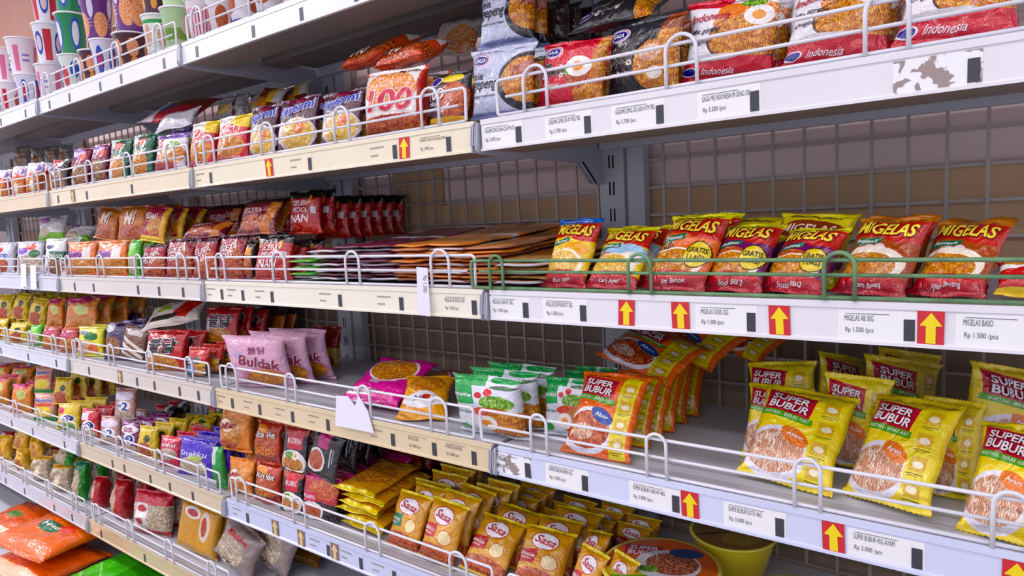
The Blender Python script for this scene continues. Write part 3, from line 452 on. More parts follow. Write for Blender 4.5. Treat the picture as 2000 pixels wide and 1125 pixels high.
('yellowp',-2.4606,0.12,0.9607,0.0739,0.1068,0.03,25.2,10.6,11.0,'second pack back in the row of the middle upper yellow pack','packs in the row of the middle upper yellow pack'),
('yellowp',-2.4654,0.17,0.9607,0.0739,0.1068,0.03,24.4,11.7,10.3,'third pack back in the row of the middle upper yellow pack','packs in the row of the middle upper yellow pack'),
('yellowp',-2.4658,0.22,0.9607,0.0739,0.1068,0.03,27.7,11.9,9.4,'fourth pack back in the row of the middle upper yellow pack','packs in the row of the middle upper yellow pack'),
('yellowp',-2.6377,0.07,0.9587,0.0918,0.1141,0.0293,26.0,12.0,0.0,'yellow pack in the upper row at the left edge','packs in the row of the left edge upper yellow pack'),
('yellowp',-2.6364,0.12,0.9512,0.0918,0.1141,0.03,25.4,11.6,-0.9,'second pack back in the row of the left edge upper yellow pack','packs in the row of the left edge upper yellow pack'),
('yellowp',-2.6359,0.17,0.9512,0.0918,0.1141,0.03,27.5,10.4,-0.3,'third pack back in the row of the left edge upper yellow pack','packs in the row of the left edge upper yellow pack'),
('yellowp',-2.6386,0.22,0.9512,0.0918,0.1141,0.03,25.3,10.7,-0.6,'fourth pack back in the row of the left edge upper yellow pack','packs in the row of the left edge upper yellow pack'),
('purplep',-1.8477,0.206,0.9408,0.0961,0.0694,0.0273,20.2,12.0,0.0,'purple pack in shade behind the dark purple one',''),
('orcr',-0.8972,0.035,0.6091,0.0936,0.0887,0.0266,8.7,12.0,0.0,'orange crumpled noodle pack in the lower row by the joint','packs in the row of the lower orange crumpled pack'),
('orcr',-0.9015,0.085,0.6094,0.0994,0.0884,0.03,7.4,10.2,-0.5,'second pack back in the row of the lower orange crumpled pack','packs in the row of the lower orange crumpled pack'),
('orcr',-0.8987,0.135,0.6096,0.0994,0.0884,0.03,10.0,10.6,0.6,'third pack back in the row of the lower orange crumpled pack','packs in the row of the lower orange crumpled pack'),
('xhot',-0.7773,0.035,0.6091,0.0971,0.0973,0.03,7.2,12.0,0.0,'red orange hot noodle pack in the lower row beside the orange one','packs in the row of the lower red orange hot pack'),
('xhot',-0.777,0.085,0.6095,0.0971,0.097,0.03,7.0,10.4,-0.6,'second pack back in the row of the lower red orange hot pack','packs in the row of the lower red orange hot pack'),
('xhot',-0.7753,0.135,0.6093,0.0971,0.097,0.03,6.2,11.2,0.3,'third pack back in the row of the lower red orange hot pack','packs in the row of the lower red orange hot pack'),
('migor',-0.6761,0.035,0.6091,0.0763,0.1016,0.021,5.9,12.0,0.0,'noodle pack with red banner and plate picture in the lower row','packs in the row of the lower plate picture pack'),
('migor',-0.674,0.085,0.6095,0.0763,0.1016,0.021,4.7,11.6,-0.6,'second pack back in the row of the lower plate picture pack','packs in the row of the lower plate picture pack'),
('migor',-0.6715,0.135,0.6094,0.0773,0.1016,0.0217,6.2,11.1,0.4,'third pack back in the row of the lower plate picture pack','packs in the row of the lower plate picture pack'),
('migred',-0.5762,0.04,0.6091,0.1244,0.1053,0.021,4.5,12.0,0.0,'red pack with black lower half and plate picture, lower row right end','packs in the row of the lower red and black plate pack'),
('migred',-0.5806,0.085,0.6095,0.1244,0.1028,0.021,2.7,10.7,0.4,'second pack back in the row of the lower red and black plate pack','packs in the row of the lower red and black plate pack'),
('migred',-0.5854,0.13,0.6103,0.1261,0.1031,0.021,4.4,11.7,0.9,'third pack back in the row of the lower red and black plate pack','packs in the row of the lower red and black plate pack'),
('migred',-0.6039,0.175,0.6093,0.1481,0.1025,0.0224,2.6,10.5,-0.2,'fourth pack back in the row of the lower red and black plate pack','packs in the row of the lower red and black plate pack'),
('migred',-0.5492,0.22,0.6104,0.1481,0.1053,0.03,4.1,11.2,1.1,'fifth pack back in the row of the lower red and black plate pack','packs in the row of the lower red and black plate pack'),
('migred',-0.5494,0.265,0.6092,0.1481,0.1053,0.03,3.4,10.5,0.1,'sixth pack back in the row of the lower red and black plate pack','packs in the row of the lower red and black plate pack'),
('migred',-0.5489,0.31,0.6096,0.1481,0.1053,0.03,4.2,10.8,-0.4,'seventh pack back in the row of the lower red and black plate pack','packs in the row of the lower red and black plate pack'),
('migred',-0.5453,0.355,0.6093,0.1481,0.1053,0.03,3.0,10.2,0.2,'eighth pack back in the row of the lower red and black plate pack','packs in the row of the lower red and black plate pack'),
('orcr',-0.9255,0.05,0.7112,0.1184,0.1218,0.0419,9.2,12.0,0.0,'big orange crumpled noodle pack in the upper row by the joint','packs in the row of the upper orange crumpled pack'),
('orcr',-0.9228,0.1063,0.6977,0.1166,0.1218,0.0413,10.2,10.9,1.0,'second pack back in the row of the upper orange crumpled pack','packs in the row of the upper orange crumpled pack'),
('orcr',-0.9226,0.1606,0.6977,0.1155,0.1218,0.0415,8.7,11.0,-0.9,'third pack back in the row of the upper orange crumpled pack','packs in the row of the upper orange crumpled pack'),
('xhot',-0.7827,0.05,0.7045,0.091,0.1044,0.03,7.5,12.0,0.0,'red orange hot noodle pack in the upper row','packs in the row of the upper red orange hot pack'),
('xhot',-0.7808,0.1,0.706,0.091,0.1044,0.0298,8.0,11.1,-0.0,'second pack back in the row of the upper red orange hot pack','packs in the row of the upper red orange hot pack'),
('xhot',-0.7835,0.15,0.706,0.091,0.1044,0.0298,7.9,11.5,-0.6,'third pack back in the row of the upper red orange hot pack','packs in the row of the upper red orange hot pack'),
('migor',-0.6656,0.045,0.7077,0.0901,0.1079,0.0235,6.0,12.0,0.0,'black noodle pack with red banner over a plate, upper row','packs in the row of the upper plate picture pack'),
('migor',-0.6619,0.09,0.7092,0.0919,0.1079,0.0244,5.8,10.8,1.1,'second pack back in the row of the upper plate picture pack','packs in the row of the upper plate picture pack'),
('migblk',-0.5714,0.05,0.7093,0.1035,0.1065,0.021,4.2,12.0,10.0,'black noodle pack with pink banner leaning right in the upper row','packs in the row of the upper black pack with pink banner'),
('migblk',-0.5672,0.1,0.7198,0.1056,0.1065,0.024,5.9,11.2,9.3,'second pack back in the row of the upper black pack with pink banner','packs in the row of the upper black pack with pink banner'),
('migblk',-0.5802,0.15,0.7198,0.1168,0.1065,0.0238,3.5,11.8,9.6,'third pack back in the row of the upper black pack with pink banner','packs in the row of the upper black pack with pink banner'),
('migblk',-0.5884,0.2,0.7228,0.1168,0.1065,0.0235,2.5,10.2,11.1,'fourth pack back in the row of the upper black pack with pink banner','packs in the row of the upper black pack with pink banner'),
('flatsasa',-0.457,0.045,0.7002,0.125,0.16,0.018,4.0,86.0,0.0,'golden snack pack lying flat, topmost of the flat stack','golden snack packs lying in a flat stack'),
('flatsasa',-0.433,0.05,0.6837,0.125,0.16,0.018,1.0,85.5,0.0,'golden snack pack lying flat, second from top of the flat stack','golden snack packs lying in a flat stack'),
('flatsasa',-0.445,0.045,0.6672,0.125,0.16,0.018,-2.0,85.0,0.0,'golden snack pack lying flat, third from top of the flat stack','golden snack packs lying in a flat stack'),
('flatsasa',-0.457,0.05,0.6507,0.125,0.16,0.018,4.0,84.5,0.0,'golden snack pack lying flat, fourth from top of the flat stack','golden snack packs lying in a flat stack'),
('flatsasa',-0.433,0.045,0.6342,0.125,0.16,0.018,1.0,84.0,0.0,'golden snack pack lying flat, fifth from top of the flat stack','golden snack packs lying in a flat stack'),
('flatsasa',-0.445,0.05,0.6177,0.125,0.16,0.018,-2.0,83.5,0.0,'golden snack pack lying flat, lowest of the flat stack','golden snack packs lying in a flat stack'),
('sasag',-0.309,0.0415,0.6096,0.0981,0.1169,0.0292,-1.1,29.8,0.0,'golden crumb flour pack with green label, leftmost of the golden ones','packs in the row of the golden pack with green label'),
('sasag',-0.3074,0.0878,0.6104,0.0962,0.1169,0.0278,0.9,28.0,1.1,'second pack back in the row of the golden pack with green label','packs in the row of the golden pack with green label'),
('sasar',-0.2082,0.0364,0.6118,0.0986,0.1213,0.0294,0.3,27.4,3.0,'golden flour pack with red label, second of the golden ones','packs in the row of the second golden pack'),
('sasar',-0.211,0.0799,0.612,0.0971,0.1213,0.0279,1.8,25.9,3.3,'second pack back in the row of the second golden pack','packs in the row of the second golden pack'),
('sasar',-0.2054,0.1194,0.6118,0.0966,0.1213,0.0267,-0.9,26.8,3.0,'third pack back in the row of the second golden pack','packs in the row of the second golden pack'),
('sasar',-0.098,0.0445,0.6125,0.1064,0.1182,0.0294,3.8,47.3,4.0,'golden flour pack with red label, third of the golden ones, tilted','packs in the row of the third golden pack'),
('sasar',-0.0986,0.0989,0.6131,0.1048,0.1182,0.0267,4.5,46.8,4.8,'second pack back in the row of the third golden pack','packs in the row of the third golden pack'),
('sasar',-0.3278,0.144,0.6091,0.1055,0.1027,0.028,1.9,14.0,0.0,'golden pack peeking behind the green labelled one',''),
('sasar',-0.3222,0.2,0.609,0.1069,0.1048,0.0279,2.0,10.0,0.0,'golden pack standing highest at the back of the golden group','packs in the row of the highest golden pack'),
('sasar',-0.3313,0.238,0.609,0.1058,0.1048,0.0283,1.0,8.6,-0.0,'second pack back in the row of the highest golden pack','packs in the row of the highest golden pack'),
('sasar',-0.3352,0.276,0.6092,0.1048,0.1048,0.0282,0.8,8.7,-0.2,'third pack back in the row of the highest golden pack','packs in the row of the highest golden pack'),
('sasar',-0.1818,0.176,0.6091,0.0958,0.1091,0.024,0.1,14.0,0.0,'golden pack showing its oval badge between second and third','packs in the row of the golden pack between second and third'),
('sasar',-0.1807,0.209,0.6095,0.088,0.1091,0.024,1.1,13.3,0.5,'second pack back in the row of the golden pack between second and third','packs in the row of the golden pack between second and third'),
('sasar',-0.1567,0.242,0.6091,0.1038,0.0726,0.024,0.0,14.0,0.0,'golden pack in the rear row over the bay joint','packs in the row of the golden rear row pack over the joint'),
('sasar',-0.1545,0.2765,0.6091,0.0982,0.0726,0.0237,0.6,12.6,-0.1,'second pack back in the row of the golden rear row pack over the joint','packs in the row of the golden rear row pack over the joint'),
('sasar',-0.1574,0.3089,0.61,0.0987,0.0726,0.0258,0.3,13.5,1.0,'third pack back in the row of the golden rear row pack over the joint','packs in the row of the golden rear row pack over the joint'),
('sasar',0.0152,0.0617,0.6119,0.1046,0.1128,0.0296,9.6,43.3,3.0,'golden flour pack with yellow top, right of the bay joint','packs in the row of the golden pack right of the joint'),
('sasar',0.009,0.111,0.6116,0.0946,0.1128,0.0236,11.4,42.9,2.5,'second pack back in the row of the golden pack right of the joint','packs in the row of the golden pack right of the joint'),
('sasar',0.0147,0.1603,0.6125,0.1025,0.1128,0.0282,8.5,42.7,3.8,'third pack back in the row of the golden pack right of the joint','packs in the row of the golden pack right of the joint'),
('sasar',0.0895,0.1029,0.6192,0.0721,0.1037,0.025,-31.9,36.9,-17.3,'golden pack standing sideways beside the golden joint pack',''),
('sasar',0.1137,0.04,0.6158,0.0569,0.107,0.021,0.0,26.0,12.0,'red labelled golden pack below the round tubs, left one',''),
('sasar',0.1646,0.05,0.6161,0.0507,0.1069,0.021,0.0,26.0,14.0,'red labelled golden pack touching the front tub',''),
('sasar',-0.0559,0.25,0.6092,0.0879,0.0565,0.0284,0.0,16.0,0.0,'golden pack in shade in the rear row, left one','packs in the row of the left shaded rear golden pack'),
('sasar',-0.0575,0.2888,0.6096,0.087,0.0565,0.0274,-1.6,14.7,-0.6,'second pack back in the row of the left shaded rear golden pack','packs in the row of the left shaded rear golden pack'),
('sasar',-0.0546,0.3255,0.6095,0.0875,0.0565,0.0281,-1.4,14.0,0.4,'third pack back in the row of the left shaded rear golden pack','packs in the row of the left shaded rear golden pack'),
('sasar',0.0298,0.25,0.6093,0.0806,0.0623,0.0273,0.0,20.0,0.0,'golden pack in shade in the rear row, middle one','packs in the row of the middle shaded rear golden pack'),
('sasar',0.0285,0.2895,0.6099,0.0814,0.0623,0.0274,0.4,18.0,-0.9,'second pack back in the row of the middle shaded rear golden pack','packs in the row of the middle shaded rear golden pack'),
('sasar',0.0325,0.327,0.6099,0.0818,0.0623,0.0281,-1.4,19.2,1.0,'third pack back in the row of the middle shaded rear golden pack','packs in the row of the middle shaded rear golden pack'),
('sasar',0.1097,0.25,0.6094,0.0771,0.0669,0.0284,0.0,24.0,0.0,'golden pack in shade in the rear row, nearest the tubs','packs in the row of the right shaded rear golden pack'),
('sasar',0.11,0.2905,0.6098,0.0779,0.0669,0.0291,0.1,23.2,-0.7,'second pack back in the row of the right shaded rear golden pack','packs in the row of the right shaded rear golden pack'),
('greentall',-0.9649,0.0252,0.6111,0.041,0.11,0.0266,9.7,4.0,-6.0,'narrow green pack wedged upright at the shelf joint',''),
('violet',-1.1224,0.04,0.6091,0.153,0.1058,0.03,11.4,12.0,0.0,'violet blue pack beside the narrow green one','packs in the row of the violet blue pack'),
('violet',-1.1214,0.09,0.6103,0.153,0.1058,0.03,10.4,11.9,-1.0,'second pack back in the row of the violet blue pack','packs in the row of the violet blue pack'),
('violet',-1.1238,0.14,0.6097,0.153,0.1058,0.03,11.8,10.6,-0.5,'third pack back in the row of the violet blue pack','packs in the row of the violet blue pack'),
('redsnack',-1.2725,0.04,0.6091,0.0849,0.0871,0.03,13.2,12.0,0.0,'red pack with white lettering left of the violet one','packs in the row of the red pack by the violet one'),
('redsnack',-1.2752,0.085,0.6099,0.0849,0.0871,0.03,12.7,11.2,1.1,'second pack back in the row of the red pack by the violet one','packs in the row of the red pack by the violet one'),
('redsnack',-1.2741,0.13,0.6097,0.0849,0.0871,0.03,12.1,12.0,-0.8,'third pack back in the row of the red pack by the violet one','packs in the row of the red pack by the violet one'),
('yellowp',-1.4205,0.045,0.6091,0.0853,0.0942,0.03,15.0,12.0,0.0,'yellow pack with brown strips left of the red one','packs in the row of the yellow pack by the red one'),
('yellowp',-1.4175,0.09,0.6095,0.0853,0.0942,0.03,16.7,10.6,-0.6,'second pack back in the row of the yellow pack by the red one','packs in the row of the yellow pack by the red one'),
('yellowp',-1.4176,0.135,0.6091,0.0853,0.0942,0.03,14.7,10.7,-0.2,'third pack back in the row of the yellow pack by the red one','packs in the row of the yellow pack by the red one'),
('isip',-1.5249,0.04,0.6091,0.0869,0.0966,0.03,16.2,12.0,0.0,'purple pack with blue round badge, rightmost of the badge packs','packs in the row of the purple badge pack'),
('isip',-1.523,0.085,0.6097,0.0869,0.0966,0.03,15.5,10.6,-0.9,'second pack back in the row of the purple badge pack','packs in the row of the purple badge pack'),
('isip',-1.5233,0.13,0.6097,0.0869,0.0966,0.0288,16.3,11.9,0.8,'third pack back in the row of the purple badge pack','packs in the row of the purple badge pack'),
('isiw',-1.6701,0.04,0.6091,0.0889,0.0917,0.03,17.9,12.0,0.0,'white and red pack with blue round badge, middle of the badge packs','packs in the row of the white badge pack'),
('isiw',-1.672,0.085,0.609,0.0889,0.0931,0.03,17.2,10.1,0.0,'second pack back in the row of the white badge pack','packs in the row of the white badge pack'),
('isiw',-1.6707,0.13,0.6096,0.0889,0.0931,0.03,16.3,10.6,-0.8,'third pack back in the row of the white badge pack','packs in the row of the white badge pack'),
('isir',-1.8241,0.04,0.6091,0.0858,0.0966,0.03,19.8,12.0,0.0,'red pack with blue round badge, leftmost of the badge packs','packs in the row of the red badge pack'),
('isir',-1.8221,0.085,0.6094,0.0858,0.0966,0.03,19.4,10.1,-0.5,'second pack back in the row of the red badge pack','packs in the row of the red badge pack'),
('isir',-1.8213,0.13,0.6095,0.0858,0.0966,0.03,21.3,11.6,-0.6,'third pack back in the row of the red badge pack','packs in the row of the red badge pack'),
('isiw',-1.6119,0.07,0.6955,0.0906,0.0987,0.0293,17.5,12.0,0.0,'clear pack with big blue numeral 2 standing on the badge packs',''),
('yellowp',-1.4807,0.172,0.6345,0.1035,0.0569,0.024,15.5,40.0,0.0,'yellow pack lying behind the red and violet packs, left one','packs in the row of the left yellow lying pack'),
('yellowp',-1.4921,0.2131,0.6345,0.0869,0.0569,0.024,15.9,39.9,1.2,'second pack back in the row of the left yellow lying pack','packs in the row of the left yellow lying pack'),
('yellowp',-1.3299,0.16,0.6615,0.0981,0.0615,0.0296,13.8,40.0,0.0,'yellow pack lying behind the violet pack, right one','packs in the row of the right yellow lying pack'),
('yellowp',-1.3289,0.2071,0.6615,0.0971,0.0615,0.0291,12.8,38.4,1.0,'second pack back in the row of the right yellow lying pack','packs in the row of the right yellow lying pack'),
('darkp',-1.6344,0.2,0.6167,0.0996,0.0867,0.03,17.6,12.0,0.0,'dark pack in deep shade behind the yellow packs, left one','packs in the row of the left shaded dark pack'),
('darkp',-1.6368,0.25,0.6167,0.0996,0.0867,0.03,18.0,10.8,-1.0,'second pack back in the row of the left shaded dark pack','packs in the row of the left shaded dark pack'),
('darkp',-1.4274,0.272,0.6298,0.093,0.0822,0.024,15.2,12.0,0.0,'dark pack in deep shade behind the yellow packs, right one','packs in the row of the right shaded dark pack'),
('darkp',-1.4385,0.302,0.6298,0.0949,0.0822,0.0204,13.7,11.4,0.2,'second pack back in the row of the right shaded dark pack','packs in the row of the right shaded dark pack'),
('yellowisi',-2.0087,0.04,0.6091,0.1027,0.0912,0.03,22.0,12.0,0.0,'yellow pack with blue round badge left of the red badge pack','packs in the row of the yellow badge pack'),
('yellowisi',-2.007,0.085,0.6091,0.1027,0.0912,0.03,22.9,10.0,-0.1,'second pack back in the row of the yellow badge pack','packs in the row of the yellow badge pack'),
('yellowisi',-2.0087,0.13,0.61,0.1027,0.0912,0.03,22.4,10.3,-1.1,'third pack back in the row of the yellow badge pack','packs in the row of the yellow badge pack'),
('supyel',-2.2282,0.04,0.6091,0.1049,0.1023,0.03,24.6,12.0,0.0,'pack with blue lettering and green yellow base in the lower row','packs in the row of the blue lettering lower pack'),
('supyel',-2.2275,0.085,0.61,0.1049,0.0713,0.03,24.0,10.1,1.1,'second pack back in the row of the blue lettering lower pack','packs in the row of the blue lettering lower pack'),
('supyel',-2.2254,0.13,0.6094,0.1049,0.1023,0.03,23.8,10.0,-0.4,'third pack back in the row of the blue lettering lower pack','packs in the row of the blue lettering lower pack'),
('orclear',-2.4675,0.04,0.6091,0.1041,0.1114,0.03,26.0,12.0,0.0,'orange clear pack in the lower row near the left edge','packs in the row of the lower orange clear pack'),
('orclear',-2.4667,0.085,0.6101,0.1041,0.1114,0.03,24.5,11.3,1.1,'second pack back in the row of the lower orange clear pack','packs in the row of the lower orange clear pack'),
('orclear',-2.4694,0.13,0.6098,0.1041,0.1114,0.03,26.0,11.6,0.8,'third pack back in the row of the lower orange clear pack','packs in the row of the lower orange clear pack'),
('orclear',-2.7104,0.04,0.6091,0.0939,0.1154,0.03,26.0,12.0,0.0,'orange clear pack in the lower row cut by the left edge','packs in the row of the left edge orange clear pack'),
('orclear',-2.7127,0.085,0.6091,0.0939,0.1154,0.03,24.5,10.1,0.0,'second pack back in the row of the left edge orange clear pack','packs in the row of the left edge orange clear pack'),
('orclear',-2.7116,0.13,0.6098,0.0939,0.0964,0.03,25.5,11.5,-1.0,'third pack back in the row of the left edge orange clear pack','packs in the row of the left edge orange clear pack'),
('supyel',-2.3042,0.07,0.6981,0.0852,0.1059,0.024,25.8,12.0,0.0,'pack with blue lettering and yellow base on top of the lower row',''),
('yellowp',-2.1455,0.08,0.6712,0.0869,0.1023,0.03,23.9,12.0,0.0,'yellow pack with white strip on the upper row','packs in the row of the upper yellow pack with white strip'),
('yellowp',-2.1454,0.13,0.6877,0.0869,0.1023,0.024,22.7,11.6,-0.3,'second pack back in the row of the upper yellow pack with white strip','packs in the row of the upper yellow pack with white strip'),
('yellowp',-2.1441,0.18,0.6712,0.0869,0.1023,0.03,24.4,10.7,0.9,'third pack back in the row of the upper yellow pack with white strip','packs in the row of the upper yellow pack with white strip'),
('yellowp',-2.146,0.23,0.6712,0.0869,0.1023,0.03,24.0,10.5,-1.0,'fourth pack back in the row of the upper yellow pack with white strip','packs in the row of the upper yellow pack with white strip'),
('orclear',-2.7365,0.12,0.6736,0.1263,0.0823,0.024,26.0,30.0,0.0,'orange clear pack in the upper row, right one','packs in the row of the right orange clear fifth shelf pack'),
('orclear',-2.7367,0.17,0.6571,0.1263,0.0823,0.03,25.4,29.2,0.2,'second pack back in the row of the right orange clear fifth shelf pack','packs in the row of the right orange clear fifth shelf pack'),
('orclear',-3.0188,0.12,0.6489,0.1167,0.0873,0.03,26.0,30.0,0.0,'orange clear pack in the upper row, left edge','packs in the row of the left edge orange clear upper pack'),
('orclear',-3.017,0.17,0.6489,0.1167,0.0873,0.03,27.4,30.0,-1.2,'second pack back in the row of the left edge orange clear upper pack','packs in the row of the left edge orange clear upper pack'),
('sasabox',-1.2076,0.06,0.3531,0.1724,0.1442,0.0298,12.3,10.0,8.0,'golden flat box with white oval badge leaning on others','packs in the row of the golden flat box'),
('sasabox',-1.2101,0.102,0.3523,0.1715,0.1442,0.0293,11.6,8.3,7.1,'second pack back in the row of the golden flat box','packs in the row of the golden flat box'),
('sasabox',-1.208,0.142,0.3523,0.1715,0.1442,0.0291,12.8,8.9,7.2,'third pack back in the row of the golden flat box','packs in the row of the golden flat box'),
('sasabox',-1.2058,0.184,0.3534,0.1707,0.1442,0.0287,12.5,8.6,8.2,'fourth pack back in the row of the golden flat box','packs in the row of the golden flat box'),
('sasabox',-1.2078,0.224,0.3527,0.1707,0.1442,0.0291,10.9,8.4,7.7,'fifth pack back in the row of the golden flat box','packs in the row of the golden flat box'),
('redclear',-1.482,0.06,0.3414,0.1654,0.1354,0.0493,15.6,12.0,0.0,'clear pack of noodles with red top seal','packs in the row of the clear noodle pack with red top'),
('redclear',-1.4836,0.124,0.3419,0.1638,0.1354,0.0485,14.3,11.1,0.4,'second pack back in the row of the clear noodle pack with red top','packs in the row of the clear noodle pack with red top'),
('redb',-1.6984,0.06,0.3414,0.0679,0.1314,0.0583,18.3,12.0,0.0,'red wrapped noodle bundle, right of the two','packs in the row of the right red noodle bundle'),
('redb',-1.6999,0.1344,0.3416,0.0666,0.1314,0.0538,18.4,11.3,0.5,'second pack back in the row of the right red noodle bundle','packs in the row of the right red noodle bundle'),
('redb',-1.6954,0.2068,0.3415,0.0656,0.1314,0.054,18.1,11.7,0.3,'third pack back in the row of the right red noodle bundle','packs in the row of the right red noodle bundle'),
('redb',-1.8671,0.06,0.3414,0.0525,0.1086,0.0583,20.3,12.0,0.0,'red wrapped noodle bundle, left of the two','packs in the row of the left red noodle bundle'),
('redb',-1.867,0.1344,0.3415,0.0515,0.1086,0.0541,18.7,11.4,0.3,'second pack back in the row of the left red noodle bundle','packs in the row of the left red noodle bundle'),
('redb',-1.866,0.2048,0.3415,0.0509,0.1086,0.0548,21.1,11.3,0.3,'third pack back in the row of the left red noodle bundle','packs in the row of the left red noodle bundle'),
('clearbag',-1.0113,0.05,0.3685,0.1673,0.12,0.0444,9.6,20.0,20.0,'crumpled clear bag with red print tied at the end, left one','packs in the row of the left crumpled clear bag'),
('clearbag',-1.0138,0.146,0.3685,0.1529,0.12,0.04,9.1,19.1,19.9,'second pack back in the row of the left crumpled clear bag','packs in the row of the left crumpled clear bag'),
('clearbag',-0.9278,0.11,0.3659,0.1511,0.1466,0.04,8.5,20.0,20.0,'crumpled clear bag with red print, right one','packs in the row of the right crumpled clear bag'),
('clearbag',-0.9098,0.266,0.365,0.106,0.1466,0.04,9.8,19.4,19.2,'second pack back in the row of the right crumpled clear bag','packs in the row of the right crumpled clear bag'),
('greenb',-2.003,0.05,0.3414,0.0597,0.1414,0.049,21.9,12.0,0.0,'green wrapped noodle bundle by the joint','packs in the row of the right green noodle bundle'),
('greenb',-2.0045,0.116,0.3416,0.0588,0.1414,0.0468,22.1,10.3,-0.5,'second pack back in the row of the right green noodle bundle','packs in the row of the right green noodle bundle'),
('greenb',-2.0004,0.176,0.3418,0.0588,0.1414,0.0478,20.1,11.2,1.0,'third pack back in the row of the right green noodle bundle','packs in the row of the right green noodle bundle'),
('clearnood',-2.1734,0.05,0.3414,0.0921,0.0998,0.0486,24.0,12.0,0.0,'clear bundle of pale noodles, right one','packs in the row of the right pale noodle bundle'),
('clearnood',-2.1722,0.118,0.3414,0.0903,0.1025,0.0471,25.7,10.9,0.1,'second pack back in the row of the right pale noodle bundle','packs in the row of the right pale noodle bundle'),
('clearnood',-2.3726,0.05,0.3414,0.0862,0.0976,0.049,26.0,12.0,0.0,'clear bundle of pale noodles, left one','packs in the row of the left pale noodle bundle'),
('clearnood',-2.3743,0.116,0.3422,0.0832,0.0976,0.0459,25.3,11.4,1.1,'second pack back in the row of the left pale noodle bundle','packs in the row of the left pale noodle bundle'),
('yelb',-2.6105,0.06,0.3414,0.0717,0.0843,0.049,26.0,12.0,0.0,'yellow wrapped noodle bundle','packs in the row of the yellow noodle bundle'),
('yelb',-2.6084,0.18,0.342,0.0617,0.1009,0.04,27.0,10.2,-1.1,'second pack back in the row of the yellow noodle bundle','packs in the row of the yellow noodle bundle'),
('yelb',-2.6108,0.23,0.3417,0.0633,0.1009,0.0343,26.8,11.6,-0.6,'third pack back in the row of the yellow noodle bundle','packs in the row of the yellow noodle bundle'),
('yelb',-2.8384,0.06,0.3414,0.0842,0.1046,0.049,26.0,12.0,0.0,'yellow wrapped noodle bundle at the left edge','packs in the row of the left edge yellow noodle bundle'),
('yelb',-2.8359,0.126,0.3415,0.0829,0.1046,0.0465,24.0,10.4,0.2,'second pack back in the row of the left edge yellow noodle bundle','packs in the row of the left edge yellow noodle bundle'),
('yelb',-2.8361,0.188,0.3418,0.0825,0.1046,0.0471,27.0,11.4,0.6,'third pack back in the row of the left edge yellow noodle bundle','packs in the row of the left edge yellow noodle bundle'),
('greenb',-2.2711,0.1,0.3624,0.0963,0.0859,0.0384,24.7,45.0,0.0,'green wrapped bundle lying on the pale noodles',''),
('yelb',-2.629,0.102,0.3487,0.0977,0.0967,0.0321,26.0,30.0,0.0,'bright yellow wrapped end lying on the pale noodles',''),
('redb',-3.0539,0.13,0.3516,0.0764,0.0618,0.04,26.0,30.0,0.0,'red wrapped bundle lying behind the yellow ones',''),
('sasabag',-0.9401,0.178,0.3534,0.2365,0.1269,0.048,8.3,60.0,0.0,'large golden flour bag with green stripes lying on the sixth shelf',''),
('sasabag',-0.7964,0.298,0.3604,0.2842,0.0963,0.0408,6.9,66.0,0.0,'large golden flour bag lying right of the green striped one',''),
('sasabag',-1.1378,0.3,0.3586,0.2633,0.0441,0.06,11.4,50.0,0.0,'large golden flour bag in shade at the back of the sixth shelf',''),
('yelb',-2.6602,0.07,0.4124,0.0762,0.0931,0.032,26.0,20.0,12.0,'yellow wrapped bundle lying on top of the yellow bundles, left one',''),
('yelb',-2.4551,0.07,0.4118,0.0654,0.092,0.04,26.0,20.0,-10.0,'yellow wrapped bundle lying on top of the yellow bundles, right one',''),
('redb',-2.4548,0.12,0.3741,0.0633,0.0677,0.04,26.0,25.0,0.0,'red wrapped bundle end behind the pale noodle bundles',''),
('greenb',-2.1594,0.06,0.4417,0.0864,0.0706,0.0382,23.8,25.0,8.0,'green wrapped bundle end on top of the pale noodles, left one',''),
]
